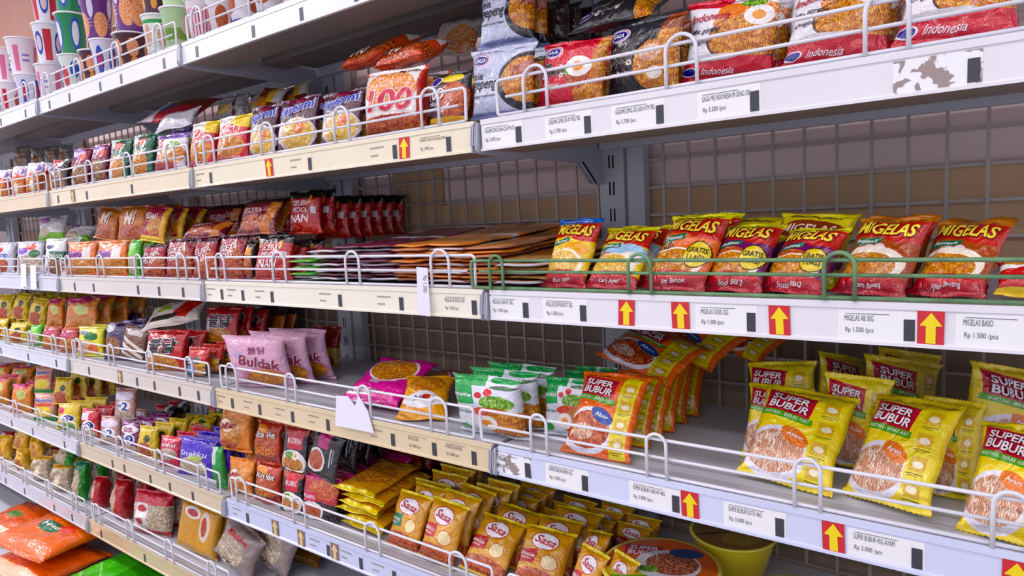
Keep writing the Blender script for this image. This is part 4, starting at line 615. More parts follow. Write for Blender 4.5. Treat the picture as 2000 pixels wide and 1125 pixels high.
CUPS=[
('cupstripe',-0.905,0.058,1.731,0.036,0.113,0,'white cup with pink stripes right of the joint, fence in front'),
('cupredw',-0.815,0.058,1.731,0.037,0.102,0,'white cup with red bowl picture, second right of the joint'),
('cupbog',-0.72,0.058,1.731,0.038,0.098,0,'white cup with blue lettering near the base, third right of the joint'),
('cupbog',-0.622,0.058,1.731,0.037,0.092,0,'white cup with blue lettering, fourth right of the joint'),
('cupredw',-0.53,0.058,1.731,0.036,0.09,0,'white cup with red picture cut by the top frame edge'),
('cupclear',-1.018,0.058,1.731,0.04,0.118,0,'green translucent cup beside the joint, lower of two'),
('cupclear',-1.018,0.058,1.8457,0.04,0.108,1,'green translucent cup stacked upper by the joint'),
('cuporange',-1.122,0.06,1.731,0.04,0.122,0,'white cup with green and orange print and blue base lettering'),
('cupbrown',-1.122,0.06,1.8496,0.04,0.108,0,'brown and pink cup standing on the orange print cup'),
('cuppurple',-1.275,0.068,1.838,0.052,0.152,0,'large purple cup with orange print, upper of its stack'),
('cupbrown',-1.29,0.068,1.731,0.048,0.11,0,'dark brown cup with orange splash under the large purple cup'),
('cupblue',-1.442,0.058,1.731,0.038,0.122,0,'white and blue cup beside the dark brown one'),
('cuppurple',-1.478,0.064,1.8496,0.044,0.142,0,'purple cup narrowing downwards on the small brown cup'),
('cupbrown',-1.545,0.066,1.731,0.037,0.112,0,'small brown cup under the narrowing purple cup'),
('cupgreen',-1.655,0.06,1.8457,0.043,0.126,0,'green cup with white lid and blue badge, middle of its stack'),
('cupgreen',-1.65,0.06,1.9682,0.043,0.122,0,'green cup with white lid on top of the green stack'),
('cupredg',-1.662,0.06,1.731,0.043,0.118,0,'green and white cup at the foot of the green stack'),
('cupred',-1.835,0.06,1.8496,0.044,0.128,0,'red and white cup with blue badge, middle of the red stack'),
('cupred',-1.825,0.06,1.974,0.044,0.128,0,'red and white cup with blue script, top of the red stack'),
('cuppale',-1.85,0.06,1.731,0.044,0.122,0,'pale pink cup at the foot of the red stack'),
('cuppale',-2.07,0.06,1.8496,0.047,0.128,0,'white cup with purple small print at the left, upper row'),
('cupblue',-2.045,0.058,1.731,0.042,0.122,0,'blue and red cup in the lower row left of the joint'),
('cupredw',-2.215,0.058,1.731,0.042,0.122,0,'red and white cup in the lower row at the left edge'),
('cuppale',-2.25,0.06,1.8496,0.046,0.128,0,'pink cup cut by the left frame edge, upper row'),
]
# ---------------------------------------------------------------- setting
def struct(name, x0, x1, y0, y1, z0, z1, m):
    bm = bmesh.new(); bx(bm, x0, x1, y0, y1, z0, z1); fix(bm)
    return tag(obj(name, mesh_of(bm, name, m)), kind='structure')
struct('floor', -6, 2.6, -4.6, .6, -.05, 0, M['floor'])
struct('wall_back', -6, 2.6, .450, .6, 0, 3, M['wall'])
struct('ceiling', -6, 2.6, -4.6, .6, 3, 3.05, M['wall'])
# ---------------------------------------------------------------- shelving
SH = ['top shelf', 'second shelf', 'third shelf', 'fourth shelf', 'fifth shelf', 'sixth shelf']
BAY = ['near bay', 'middle bay', 'far bay', 'fourth bay', 'fifth bay', 'sixth bay']
RAILC = {(1,0): 'e8e5ea', (1,1): 'efe4c8', (1,2): 'ecdcbc', (1,3): 'e2caa4', (2,0): 'e8e6ec', (2,1): 'f0ead8', (2,2): 'dcd4cc', (2,3): 'd2d2de',
         (3,0): 'd4dbf6', (3,1): 'e0cda8', (3,2): 'd9cfc6', (3,3): 'd6d6e0', (4,0): 'ccd2f2', (4,1): 'ccd2f2', (4,2): 'd6c4a8', (4,3): 'd6d6e2', (5,2): 'd6bc98', (5,3): 'c9c9d6', (5,1): 'd6c8b0'}
_rail = {}
def rail_mat(c):
    if c not in _rail: _rail[c] = pbr('rail_plastic_' + c, c, .22, coat=.4, var=.07, vscale=5)
    return _rail[c]
def board_mesh():
    bm = bmesh.new()
    bx(bm, .001, BW-.012, .004, DEPTH, -.004, -.001)
    bx(bm, .001, BW-.012, DEPTH-.02, DEPTH, -.03, -.004)
    prism(bm, [(.004, -.001), (.004, -.012), (.010, -.012), (.012, -.003), (.012, -.001)], .001, BW-.012)
    fix(bm); return mesh_of(bm, 'deck', M['shelf'])
def lip_mesh():
    bm = bmesh.new(); prism(bm, [(.0, .0005), (.006, .0005), (.006, -.048), (.0, -.048)], .001, BW-.012)
    fix(bm); return mesh_of(bm, 'front_lip', M['shelf'])
def stiff_mesh():
    bm = bmesh.new()
    prism(bm, [(.006, -.004), (.006, -.048), (.10, -.048), (.105, -.040), (.11, -.006), (.11, -.004)], .012, BW-.02)
    bx(bm, .002, BW-.013, .11, DEPTH-.021, -.0055, -.0042)
    prism(bm, [(.20, -.0055), (.205, -.024), (.28, -.024), (.285, -.0055)], .012, BW-.012)
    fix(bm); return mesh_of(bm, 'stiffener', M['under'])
def rail_mesh(m):
    bm = bmesh.new()
    prism(bm, [(-.0005, .001), (.001, .001), (.001, -.049), (-.0045, -.0495), (-.0045, -.046), (-.0015, -.044), (-.0012, -.009), (-.003, -.0075), (-.003, .0005)], .002, BW-.013)
    fix(bm); return mesh_of(bm, 'price_rail', m)
def bracket_mesh():
    bm = bmesh.new()
    prof = [(-.004, -.004), (-.0065, -.008), (-.0105, -.040), (-.0100, -.047), (-.006, -.051), (.02, -.053), (.265, -.056), (.318, -.057), (.369, -.098), (.40, -.100), (.40, -.004)]
    prism(bm, prof, -.0015, .0015)
    # folded flange along the sloping edge and front rim
    prism(bm, [(.318, -.057), (.369, -.098), (.372, -.095), (.321, -.054)], -.006, .0015)
    prism(bm, [(-.0065, -.008), (-.0105, -.040), (-.0085, -.040), (-.0045, -.008)], -.003, .003)
    fix(bm); return mesh_of(bm, 'bracket', M['bracket'])
BM_, LM_, SM_, KM_ = board_mesh(), lip_mesh(), stiff_mesh(), bracket_mesh()
for i, z in enumerate(SZ):
    for b in range(6):
        if i == 0 and b > 4: continue
        x = -b * BW
        o = empty('shelf', (x, 0, z)); tag(o, 'white enamel %s of the %s with price rail on its front edge' % (SH[i], BAY[b]), 'shelf', 'metal shelves of the rack')
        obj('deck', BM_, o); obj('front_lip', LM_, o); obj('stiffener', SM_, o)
        obj('price_rail', rail_mesh(rail_mat(RAILC.get((i, b), 'e8e8f0'))), o)
        obj('bracket', KM_, o, (-.0045, 0, 0)); obj('bracket', KM_, o, (BW - .0135, 0, 0))
# base deck
for b in range(6):
    x = -b * BW
    o = empty('base_deck', (x, 0, .14)); tag(o, 'low base deck of the %s near the floor' % BAY[b], 'shelf', 'base decks')
    bm = bmesh.new(); bx(bm, .001, BW-.012, -.22, .40, -.02, 0); fix(bm); obj('deck', mesh_of(bm, 'deck', M['shelf']), o)
    bm = bmesh.new(); bx(bm, .001, BW-.012, -.215, -.205, -.14, -.02); fix(bm); obj('kick_plate', mesh_of(bm, 'kick_plate', M['under']), o)
# uprights
def prism2(bm, p):
    a = [bm.verts.new((x, DEPTH + y, 0)) for x, y in p]; b = [bm.verts.new((x, DEPTH + y, 2.15)) for x, y in p]
    for k in range(len(p)): bm.faces.new((a[k], a[(k+1) % len(p)], b[(k+1) % len(p)], b[k]))
    bm.faces.new(a); bm.faces.new(list(reversed(b)))
def upright_mesh():
    bm = bmesh.new()
    bx(bm, -.0125, .0445, DEPTH + .001, DEPTH + .04, 0, 2.15)
    prism2(bm, [(.0445, .012), (.0515, .012), (.0515, .004), (.088, .004), (.088, .03), (.0445, .03)])
    z = .1
    while z < 2.1:
        for x in (.0115, .0205): bx(bm, x - .0018, x + .0018, DEPTH + .0006, DEPTH + .004, z, z + .027, 1)
        z += .0553
    fix(bm); return mesh_of(bm, 'post', [M['upright'], M['slot']])
UM = upright_mesh()
for b in range(-1, 6):
    o = empty('upright', (-b * BW, 0, 0)); tag(o, 'slotted grey steel upright %s' % ['between the near and middle bays', 'between the middle and far bays', 'between the far and fourth bays', 'between the fourth and fifth bays', 'between the fifth and sixth bays', 'at the far end of the rack'][b] if b >= 0 else 'slotted grey steel upright at the near end of the rack', 'upright', 'rack uprights')
    obj('post', UM, o)
def wire_panel_mesh():
    bm = bmesh.new(); r = .0026; xs = .1255
    while xs < .885: bx(bm, xs - r, xs + r, .414, .418, .05, 2.12); xs += .0535
    z = 1.3822 - .0556 * 23
    while z < 2.12: bx(bm, .088, .885, .418, .422, z - r, z + r); z += .0556
    fix(bm); return mesh_of(bm, 'wire_grid', M['mesh'])
WP = wire_panel_mesh()
for b in range(5):
    o = empty('back_grid', (-b * BW, 0, 0)); obj('wire_grid', WP, o)
    tag(o, 'welded wire grid panel behind the shelves of the %s' % BAY[b], 'wire panel', 'wire back panels')
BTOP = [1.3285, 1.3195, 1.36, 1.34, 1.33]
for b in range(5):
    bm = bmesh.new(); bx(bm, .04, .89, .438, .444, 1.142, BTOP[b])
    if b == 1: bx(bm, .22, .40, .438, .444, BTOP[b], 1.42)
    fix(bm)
    tag(obj('backing_board', mesh_of(bm, 'backing_board', M['board']), None, (-b * BW, 0, 0)), 'brown board, brightness in its colour, behind the wire grid above the third shelf, %s' % BAY[b], 'board', 'brown backing boards')
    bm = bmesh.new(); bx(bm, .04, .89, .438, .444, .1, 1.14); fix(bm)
    tag(obj('backing_board', mesh_of(bm, 'backing_board', M['board_shaded']), None, (-b * BW, 0, 0)), 'brown board, shade in its colour, behind the wire grid below the third shelf, %s' % BAY[b], 'board', 'brown backing boards')
bm = bmesh.new(); bx(bm, -3.58, -1.84, .428, .434, 1.76, 2.75); fix(bm)
tag(obj('tan_panel', mesh_of(bm, 'tan_panel', M['tan'])), 'plain tan panel behind the cups at the upper left', 'panel')
# ---------------------------------------------------------------- wire fences
def arc(cx, cz, r, a0, a1, n=6): return [(cx + r * math.cos(R(a0 + (a1 - a0) * k / n)), cz + r * math.sin(R(a0 + (a1 - a0) * k / n))) for k in range(n + 1)]
def fence(i, b, x0, x1, loops, mat, y=.004, ht=.056, label='', hm=.029):
    o = empty('wire_fence', (0, 0, SZ[i] + .002)); tag(o, label, 'wire fence', 'shelf edge wire fences')
    r = .0026
    bm = bmesh.new(); c = .008
    p = [(x0, .004)] + arc(x0 + c, ht - c, c, 180, 90) + arc(x1 - c, ht - c, c, 90, 0) + [(x1, .004)]
    p = [(x0 + .006, .002), (x0 + .001, .004)] + p[1:-1] + [(x1 - .001, .004), (x1 - .006, .002)]
    tube(bm, [(a, y, zz) for a, zz in p], r); tube(bm, [(x0 + .004, y, .002), (x1 - .004, y, .002)], r)
    fix(bm); obj('rail_frame', mesh_of(bm, 'rail_frame', mat, True), o)
    bm = bmesh.new(); tube(bm, [(x0 + .018, y, hm), (x1 - .018, y, hm)], r * .92); fix(bm)
    obj('middle_wire', mesh_of(bm, 'middle_wire', mat, True), o)
    for (a, c2) in loops:
        rr = (c2 - a) / 2; bm = bmesh.new()
        tube(bm, [(a, y - 2 * r, -.001)] + [(q[0], y - 2 * r, q[1]) for q in arc((a + c2) / 2, ht + .006 - rr * .8, rr, 180, 0, 10)] + [(c2, y - 2 * r, -.001)], r)
        fix(bm); obj('loop', mesh_of(bm, 'loop', mat, True), o)
def std(x): return [(x + .075, x + .108), (x + .283, x + .322), (x + .519, x + .560), (x + .762, x + .803)]
fence(1, 0, .033, .872, [(.0896, .1325), (.3239, .3667), (.563, .6057), (.80, .84)], M['wire'], label='white wire fence on the second shelf of the near bay')
fence(2, 0, -.037, .82, [(.0074, .0342), (.261, .296), (.5206, .554), (.77, .80)], M['green'], y=-.001, ht=.047, label='green painted wire fence on the third shelf of the near bay')
fence(3, 0, .012 - .052, .87, [(.0715, .1026), (.2784, .3088), (.4835, .5144), (.690, .722)], M['wire'], label='white wire fence on the fourth shelf of the near bay')
fence(4, 0, .004, .87, std(0), M['wire'], label='white wire fence on the fifth shelf of the near bay')
for i in range(6):
    for b in range(1, 5):
        x = -b * BW
        if i == 5 and b == 1: pass
        lp = [(x + .052, x + .095), (x + .286, x + .331), (x + .534, x + .577), (x + .770, x + .811)] if i != 3 else [(x + .055, x + .10), (x + .30, x + .335), (x + .545, x + .58), (x + .76, x + .795)]
        if i in (2,): lp = [(x + .057, x + .093), (x + .289, x + .335), (x + .537, x + .577), (x + .770, x + .813)]
        x1 = x + .868
        if i == 3 and b == 1: x1 = x + .845; lp[-1] = (x + .745, x + .785)
        fence(i, b, x + (.005 if i in (1, 2) else .02), x1, lp, M['wire'], label='white wire fence on the %s of the %s' % (SH[i], BAY[b]))
# ---------------------------------------------------------------- lettering
def text_bm(s, shear=0, offset=0, res=3, font_rot=0):
    cu = bpy.data.curves.new('t', 'FONT'); cu.body = s; cu.shear = shear; cu.offset = offset; cu.resolution_u = res; cu.align_x = 'LEFT'; cu.fill_mode = 'FRONT'
    o = bpy.data.objects.new('t', cu); col.objects.link(o)
    bpy.context.view_layer.update()
    dg = bpy.context.evaluated_depsgraph_get(); me = bpy.data.meshes.new_from_object(o.evaluated_get(dg))
    bpy.data.objects.remove(o); bpy.data.curves.remove(cu)
    bm = bmesh.new(); bm.from_mesh(me); bpy.data.meshes.remove(me)
    return bm
def text_flat(dst, s, x0, x1, z0, z1, mi=0, y=0, shear=0, offset=0, keep=False):
    """text in the XZ plane, fitted to the box"""
    bm = text_bm(s, shear, offset); vs = bm.verts
    if not len(vs): bm.free(); return
    a0, a1 = min(v.co.x for v in vs), max(v.co.x for v in vs); b0, b1 = min(v.co.y for v in vs), max(v.co.y for v in vs)
    mp = {}
    for v in vs: mp[v.index] = dst.verts.new((x0 + (v.co.x - a0) / (a1 - a0) * (x1 - x0), y, z0 + (v.co.y - b0) / (b1 - b0) * (z1 - z0)))
    for f in bm.faces:
        try: nf = dst.faces.new([mp[v.index] for v in f.verts]); nf.material_index = mi
        except ValueError: pass
    bm.free()
def split_long(bm, lim):
    bmesh.ops.triangulate(bm, faces=bm.faces[:])
    for _ in range(4):
        es = [e for e in bm.edges if e.calc_length() > lim]
        if not es: break
        bmesh.ops.subdivide_edges(bm, edges=es, cuts=1); bmesh.ops.triangulate(bm, faces=[f for f in bm.faces if len(f.verts) > 3])
# ---------------------------------------------------------------- pillow packs
HS = .055   # share of the height taken by each seal
def prof(t, a, b): return max(0., 1 - abs(2 * t - 1) ** a) ** (1 / b)
class Pack:
    def __init__(s, w, h, t, seed=0, crumple=1., boxy=2.6, gus=1.9, seal=True):
        s.w, s.h, s.t, s.seed, s.cr, s.boxy, s.gus = w, h, t, seed, crumple, boxy, gus
        s.off = Vector((seed * 7.3, seed * 3.1, seed * 1.7))
    def pt(s, u, v, side):
        """u,v 0..1 over the whole face; side -1 front, 1 back"""
        vb = min(1, max(0, (v - HS) / (1 - 2 * HS)))
        pv = prof(vb, s.boxy, 1.7); pu = prof(u, s.boxy, s.gus)
        x = (u - .5) * s.w * (1 - .10 * pv) ; z = v * s.h
        y = s.t * .5 * pv * pu
        n = noise.noise(Vector((u * 3.1, v * 3.3, side)) + s.off) * .26 + noise.noise(Vector((u * 8, v * 8, side * 2)) + s.off) * .16
        y *= 1 + n * s.cr
        edge = min(vb, 1 - vb)
        fold = math.exp(-edge / .10) * pu * (1 if 0 < vb < 1 else 0)
        y += fold * .0055 * s.cr * noise.noise(Vector((u * 14, round(vb), 5)) + s.off)
        y += s.cr * .0026 * abs(noise.noise(Vector((u * 11 + v * 5, v * 9, 3 * side)) + s.off)) * pu
        yc = .004 * s.cr * noise.noise(Vector((u * 2.2, v * 2.0, 9)) + s.off)      # the whole pack is a little bent
        if vb <= 0 or vb >= 1: yc += .0025 * s.cr * math.sin(u * 9 + s.seed) * (abs(v - .5) * 2 - 1 + 2 * HS) / (2 * HS)
        x += .0022 * s.cr * noise.noise(Vector((v * 5, 2 + (u > .5), 1)) + s.off) * abs(2 * u - 1)
        return Vector((x, side * max(y, .0003) + yc, z))
    def body(s, mat, nu=20, nv=26):
        bm = bmesh.new(); uvl = bm.loops.layers.uv.new('UVMap'); g = {}
        for sd in (-1, 1):
            for i in range(nu + 1):
                for j in range(nv + 1):
                    if sd == 1 and i in (0, nu): g[(sd, i, j)] = g[(-1, i, j)]; continue
                    u = .5 - .5 * math.cos(math.pi * i / nu) * .985 ** 0; u = .35 * u + .65 * i / nu
                    v = HS + (1 - 2 * HS) * (.5 * (.5 - .5 * math.cos(math.pi * j / nv)) + .5 * j / nv)
                    g[(sd, i, j)] = bm.verts.new(s.pt(u, v, sd)); 
        def uu(i): c = .5 - .5 * math.cos(math.pi * i / nu); return .35 * c + .65 * i / nu
        def vv(j): return HS + (1 - 2 * HS) * (.5 * (.5 - .5 * math.cos(math.pi * j / nv)) + .5 * j / nv)
        for sd in (-1, 1):
            for i in range(nu):
                for j in range(nv):
                    idx = [(i, j), (i+1, j), (i+1, j+1), (i, j+1)]
                    if sd == 1: idx.reverse()
                    f = bm.faces.new([g[(sd, a, b)] for a, b in idx]); f.smooth = True
                    for lp, (a, b) in zip(f.loops, idx): lp[uvl].uv = (uu(a) if sd == -1 else 2.0 - uu(a) * .999 , vv(b))
        return mesh_of(bm, 'body', mat, True)
    def seal(s, mat, top, nu=34):
        bm = bmesh.new(); uvl = bm.loops.layers.uv.new('UVMap'); rows = []
        v0, v1 = (1 - HS - .006, 1.) if top else (HS + .006, 0.)
        for side in (-1, 1):
            for k in range(4):
                v = v0 + (v1 - v0) * k / 3; row = []
                for i in range(nu + 1):
                    u = i / nu; vq = v
                    if k == 3: vq = v - (.010 if i % 2 else 0) * (1 if top else -1)
                    p = s.pt(u, min(max(vq, 0), 1), -1); q = s.pt(u, min(max(vq, 0), 1), 1); mid = (p + q) / 2
                    th = abs(q.y - p.y) / 2 + .0004 if k == 0 else .0005
                    mid.x *= 1.0 + .02 * (k / 3)
                    row.append((bm.verts.new((mid.x, mid.y + side * th, mid.z)), u, vq))
                rows.append(row)
        def q4(a, b, c, d):
            f = bm.faces.new([x[0] for x in (a, b, c, d)]); f.smooth = True
            for lp, x in zip(f.loops, (a, b, c, d)): lp[uvl].uv = (x[1], x[2])
        for sdi in range(2):
            for k in range(3):
                A, B_ = rows[sdi*4+k], rows[sdi*4+k+1]
                for i in range(nu): q4(A[i], A[i+1], B_[i+1], B_[i])
        A, B_ = rows[3], rows[7]
        for i in range(nu): q4(A[i], A[i+1], B_[i+1], B_[i])
        fix(bm); return mesh_of(bm, 'seal', mat, True)
    def lettering(s, texts):
        mats = []; dst = bmesh.new()
        for T in texts:
            st, u0, u1, v0, v1, c = T[:6]; sh = T[6] if len(T) > 6 else 0; oc = T[7] if len(T) > 7 else None; rot = T[8] if len(T) > 8 else 0
            for lay, (cc, of) in enumerate([(oc, .06), (c, .022)] if oc else [(c, .014)]):
                m = plain(cc, .35)
                if m not in mats: mats.append(m)
                b = bmesh.new(); text_flat(b, st, u0, u1, v0, v1, 0, 0, sh, of)
                if oc and lay == 0:
                    pass
                cx, cz = (u0 + u1) / 2, (v0 + v1) / 2; asp = s.w / s.h; cr_, sr_ = math.cos(R(rot)), math.sin(R(rot))
                for v in b.verts:
                    dx, dz = (v.co.x - cx) * asp, v.co.z - cz
                    if oc and lay == 0: dx *= 1.03; dz *= 1.10
                    v.co = Vector((cx + (dx * cr_ - dz * sr_) / asp, 0, cz + dx * sr_ + dz * cr_))
                split_long(b, .07)
                off = .0012 + .0006 * lay if not oc else .0009 + .0009 * lay
                mp = {}
                for v in b.verts:
                    p = s.pt(min(max(v.co.x, 0), 1), min(max(v.co.z, 0), 1), -1); mp[v] = dst.verts.new((p.x, p.y - off, p.z))
                for f in b.faces:
                    try: nf = dst.faces.new([mp[v] for v in f.verts]); nf.material_index = mats.index(m)
                    except ValueError: pass
                b.free()
        for f in dst.faces:
            f.normal_update()
            if f.normal.y > 0: f.normal_flip()
        return mesh_of(dst, 'printed_lettering', mats)
# ---- printed designs: base colour, layers, lettering
GA = [('E', .21, .82, .17, .10, 'e9e0ee'), ('E', .21, .82, .15, .085, '9a2440'), ('E', .21, .82, .14, .075, 'ece6f4'), ('E', .21, .82, .125, .064, '2b2a86')]
GT = ('GAGA', .12, .30, .79, .85, 'f4f2fa')
EGG = lambda x, y, r: [('E', x, y, r, r * .8, 'f6f0ec'), ('E', x, y, r * .45, r * .38, 'f09a28')]
def MG(base, top, badge=True, pal='yl', art=()):
    L = [('R', 0, .90, 1, 1.1, top), ('R', -.1, .69, 1.1, .90, 'c4241c', -2), ('E', .80, .70, .30, .08, 'c4241c')] + list(art) + [('R', .08, .575, .5, .655, '1f6a4c', -8), ('E', .42, .30, .50, .20, 'f4ead8'), ('E', .40, .31, .44, .17, pal),
         ('R', 0, -.1, 1, .17, 'b4182c'), ('E', .5, .17, .5, .05, 'c8242c')]
    if badge: L += [('E', .78, .42, .21, .17, '2c2410'), ('E', .78, .42, .195, .155, 'e8cc24')]
    return L
def MGT(sub, badge=True, top=None):
    t = [('MIGELAS', .09, .93, .71, .87, 'fae238', .15, '7e1410', -3), ('Protevit', .14, .46, .59, .635, 'f4f4f0', .35, None, 6), (sub, .30, .72, .06, .12, 'f4e8ec', .3, None, 4)]
    if badge: t += [('GRATIS', .62, .94, .43, .50, '30260c'), ('1 LAGI', .66, .92, .34, .40, '30260c')]
    if top: t += [(top, .1, .8, .925, .955, '30300c' if top[0] == 'T' else 'f0f4ff', .2)]
    return t
def BUB(base, food, bcol):
    L = [('R', .05, .66, .62, .90, 'c11d34', 6), ('R', .02, .60, .66, .665, '5aa83a', 6), ('E', .34, .27, .40, .25, 'e9e6ef'), ('E', .34, .275, .34, .20, food), ('E', .28, .24, .16, .09, 'pk'), ('E', .52, .44, .18, .075, bcol, 20),
         ('R', .69, .02, .93, .95, 'ead95c')]
    for k in range(4): L += [('R', .73, .10 + .21 * k, .90, .23 + .21 * k, 'd9b244'), ('E', .82, .16 + .21 * k, .055, .03, 'f2ead0'), ('R', .72, .075 + .21 * k, .90, .083 + .21 * k, '5a4a1c'), ('R', .74, .058 + .21 * k, .86, .064 + .21 * k, '5a4a1c')]
    return L
def BUBT(s1): return [('SUPER', .12, .56, .79, .865, 'f6f2f6', .1, '8a1020', -6), ('BUBUR', .10, .58, .69, .775, 'f6f2f6', .1, '8a1020', -6), ('INSTAN - BERAS ASLI', .07, .62, .617, .648, 'e8f2d8', 0, None, -6), (s1, .42, .62, .42, .465, 'f4f4fa', .1, None, -12)]
SASA = lambda c: [('R', 0, .945, 1, 1.1, 'ecd458'), ('E', .50, .74, .30, .15, 'b8242c'), ('E', .50, .74, .28, .135, 'f3eef2'), ('R', .0, .36, .42, .58, c, -4), ('E', .70, .42, .17, .12, 'c03a2c'), ('E', .70, .42, .155, .108, 'f0dfb0'), ('E', .45, .12, .62, .17, 'rd'), ('R', 0, -.1, 1, .04, 'e8c23c')]
SASAT = lambda t: [('Sasa', .28, .74, .68, .81, 'c01c2c', .35, None, -8), (t, .05, .38, .46, .51, 'f6eee8', 0, None, -4), ('ORIGINAL', .07, .30, .41, .44, 'f6eee8', 0, None, -4)]
ISI = lambda: [('E', .55, .42, .34, .17, 'f4f2fa'), ('E', .62, .42, .22, .13, '1f2a86')]
ISIT = [('ISI', .25, .45, .38, .46, '1f2a86'), ('2', .55, .72, .33, .50, 'f6f4fb', 0, None)]
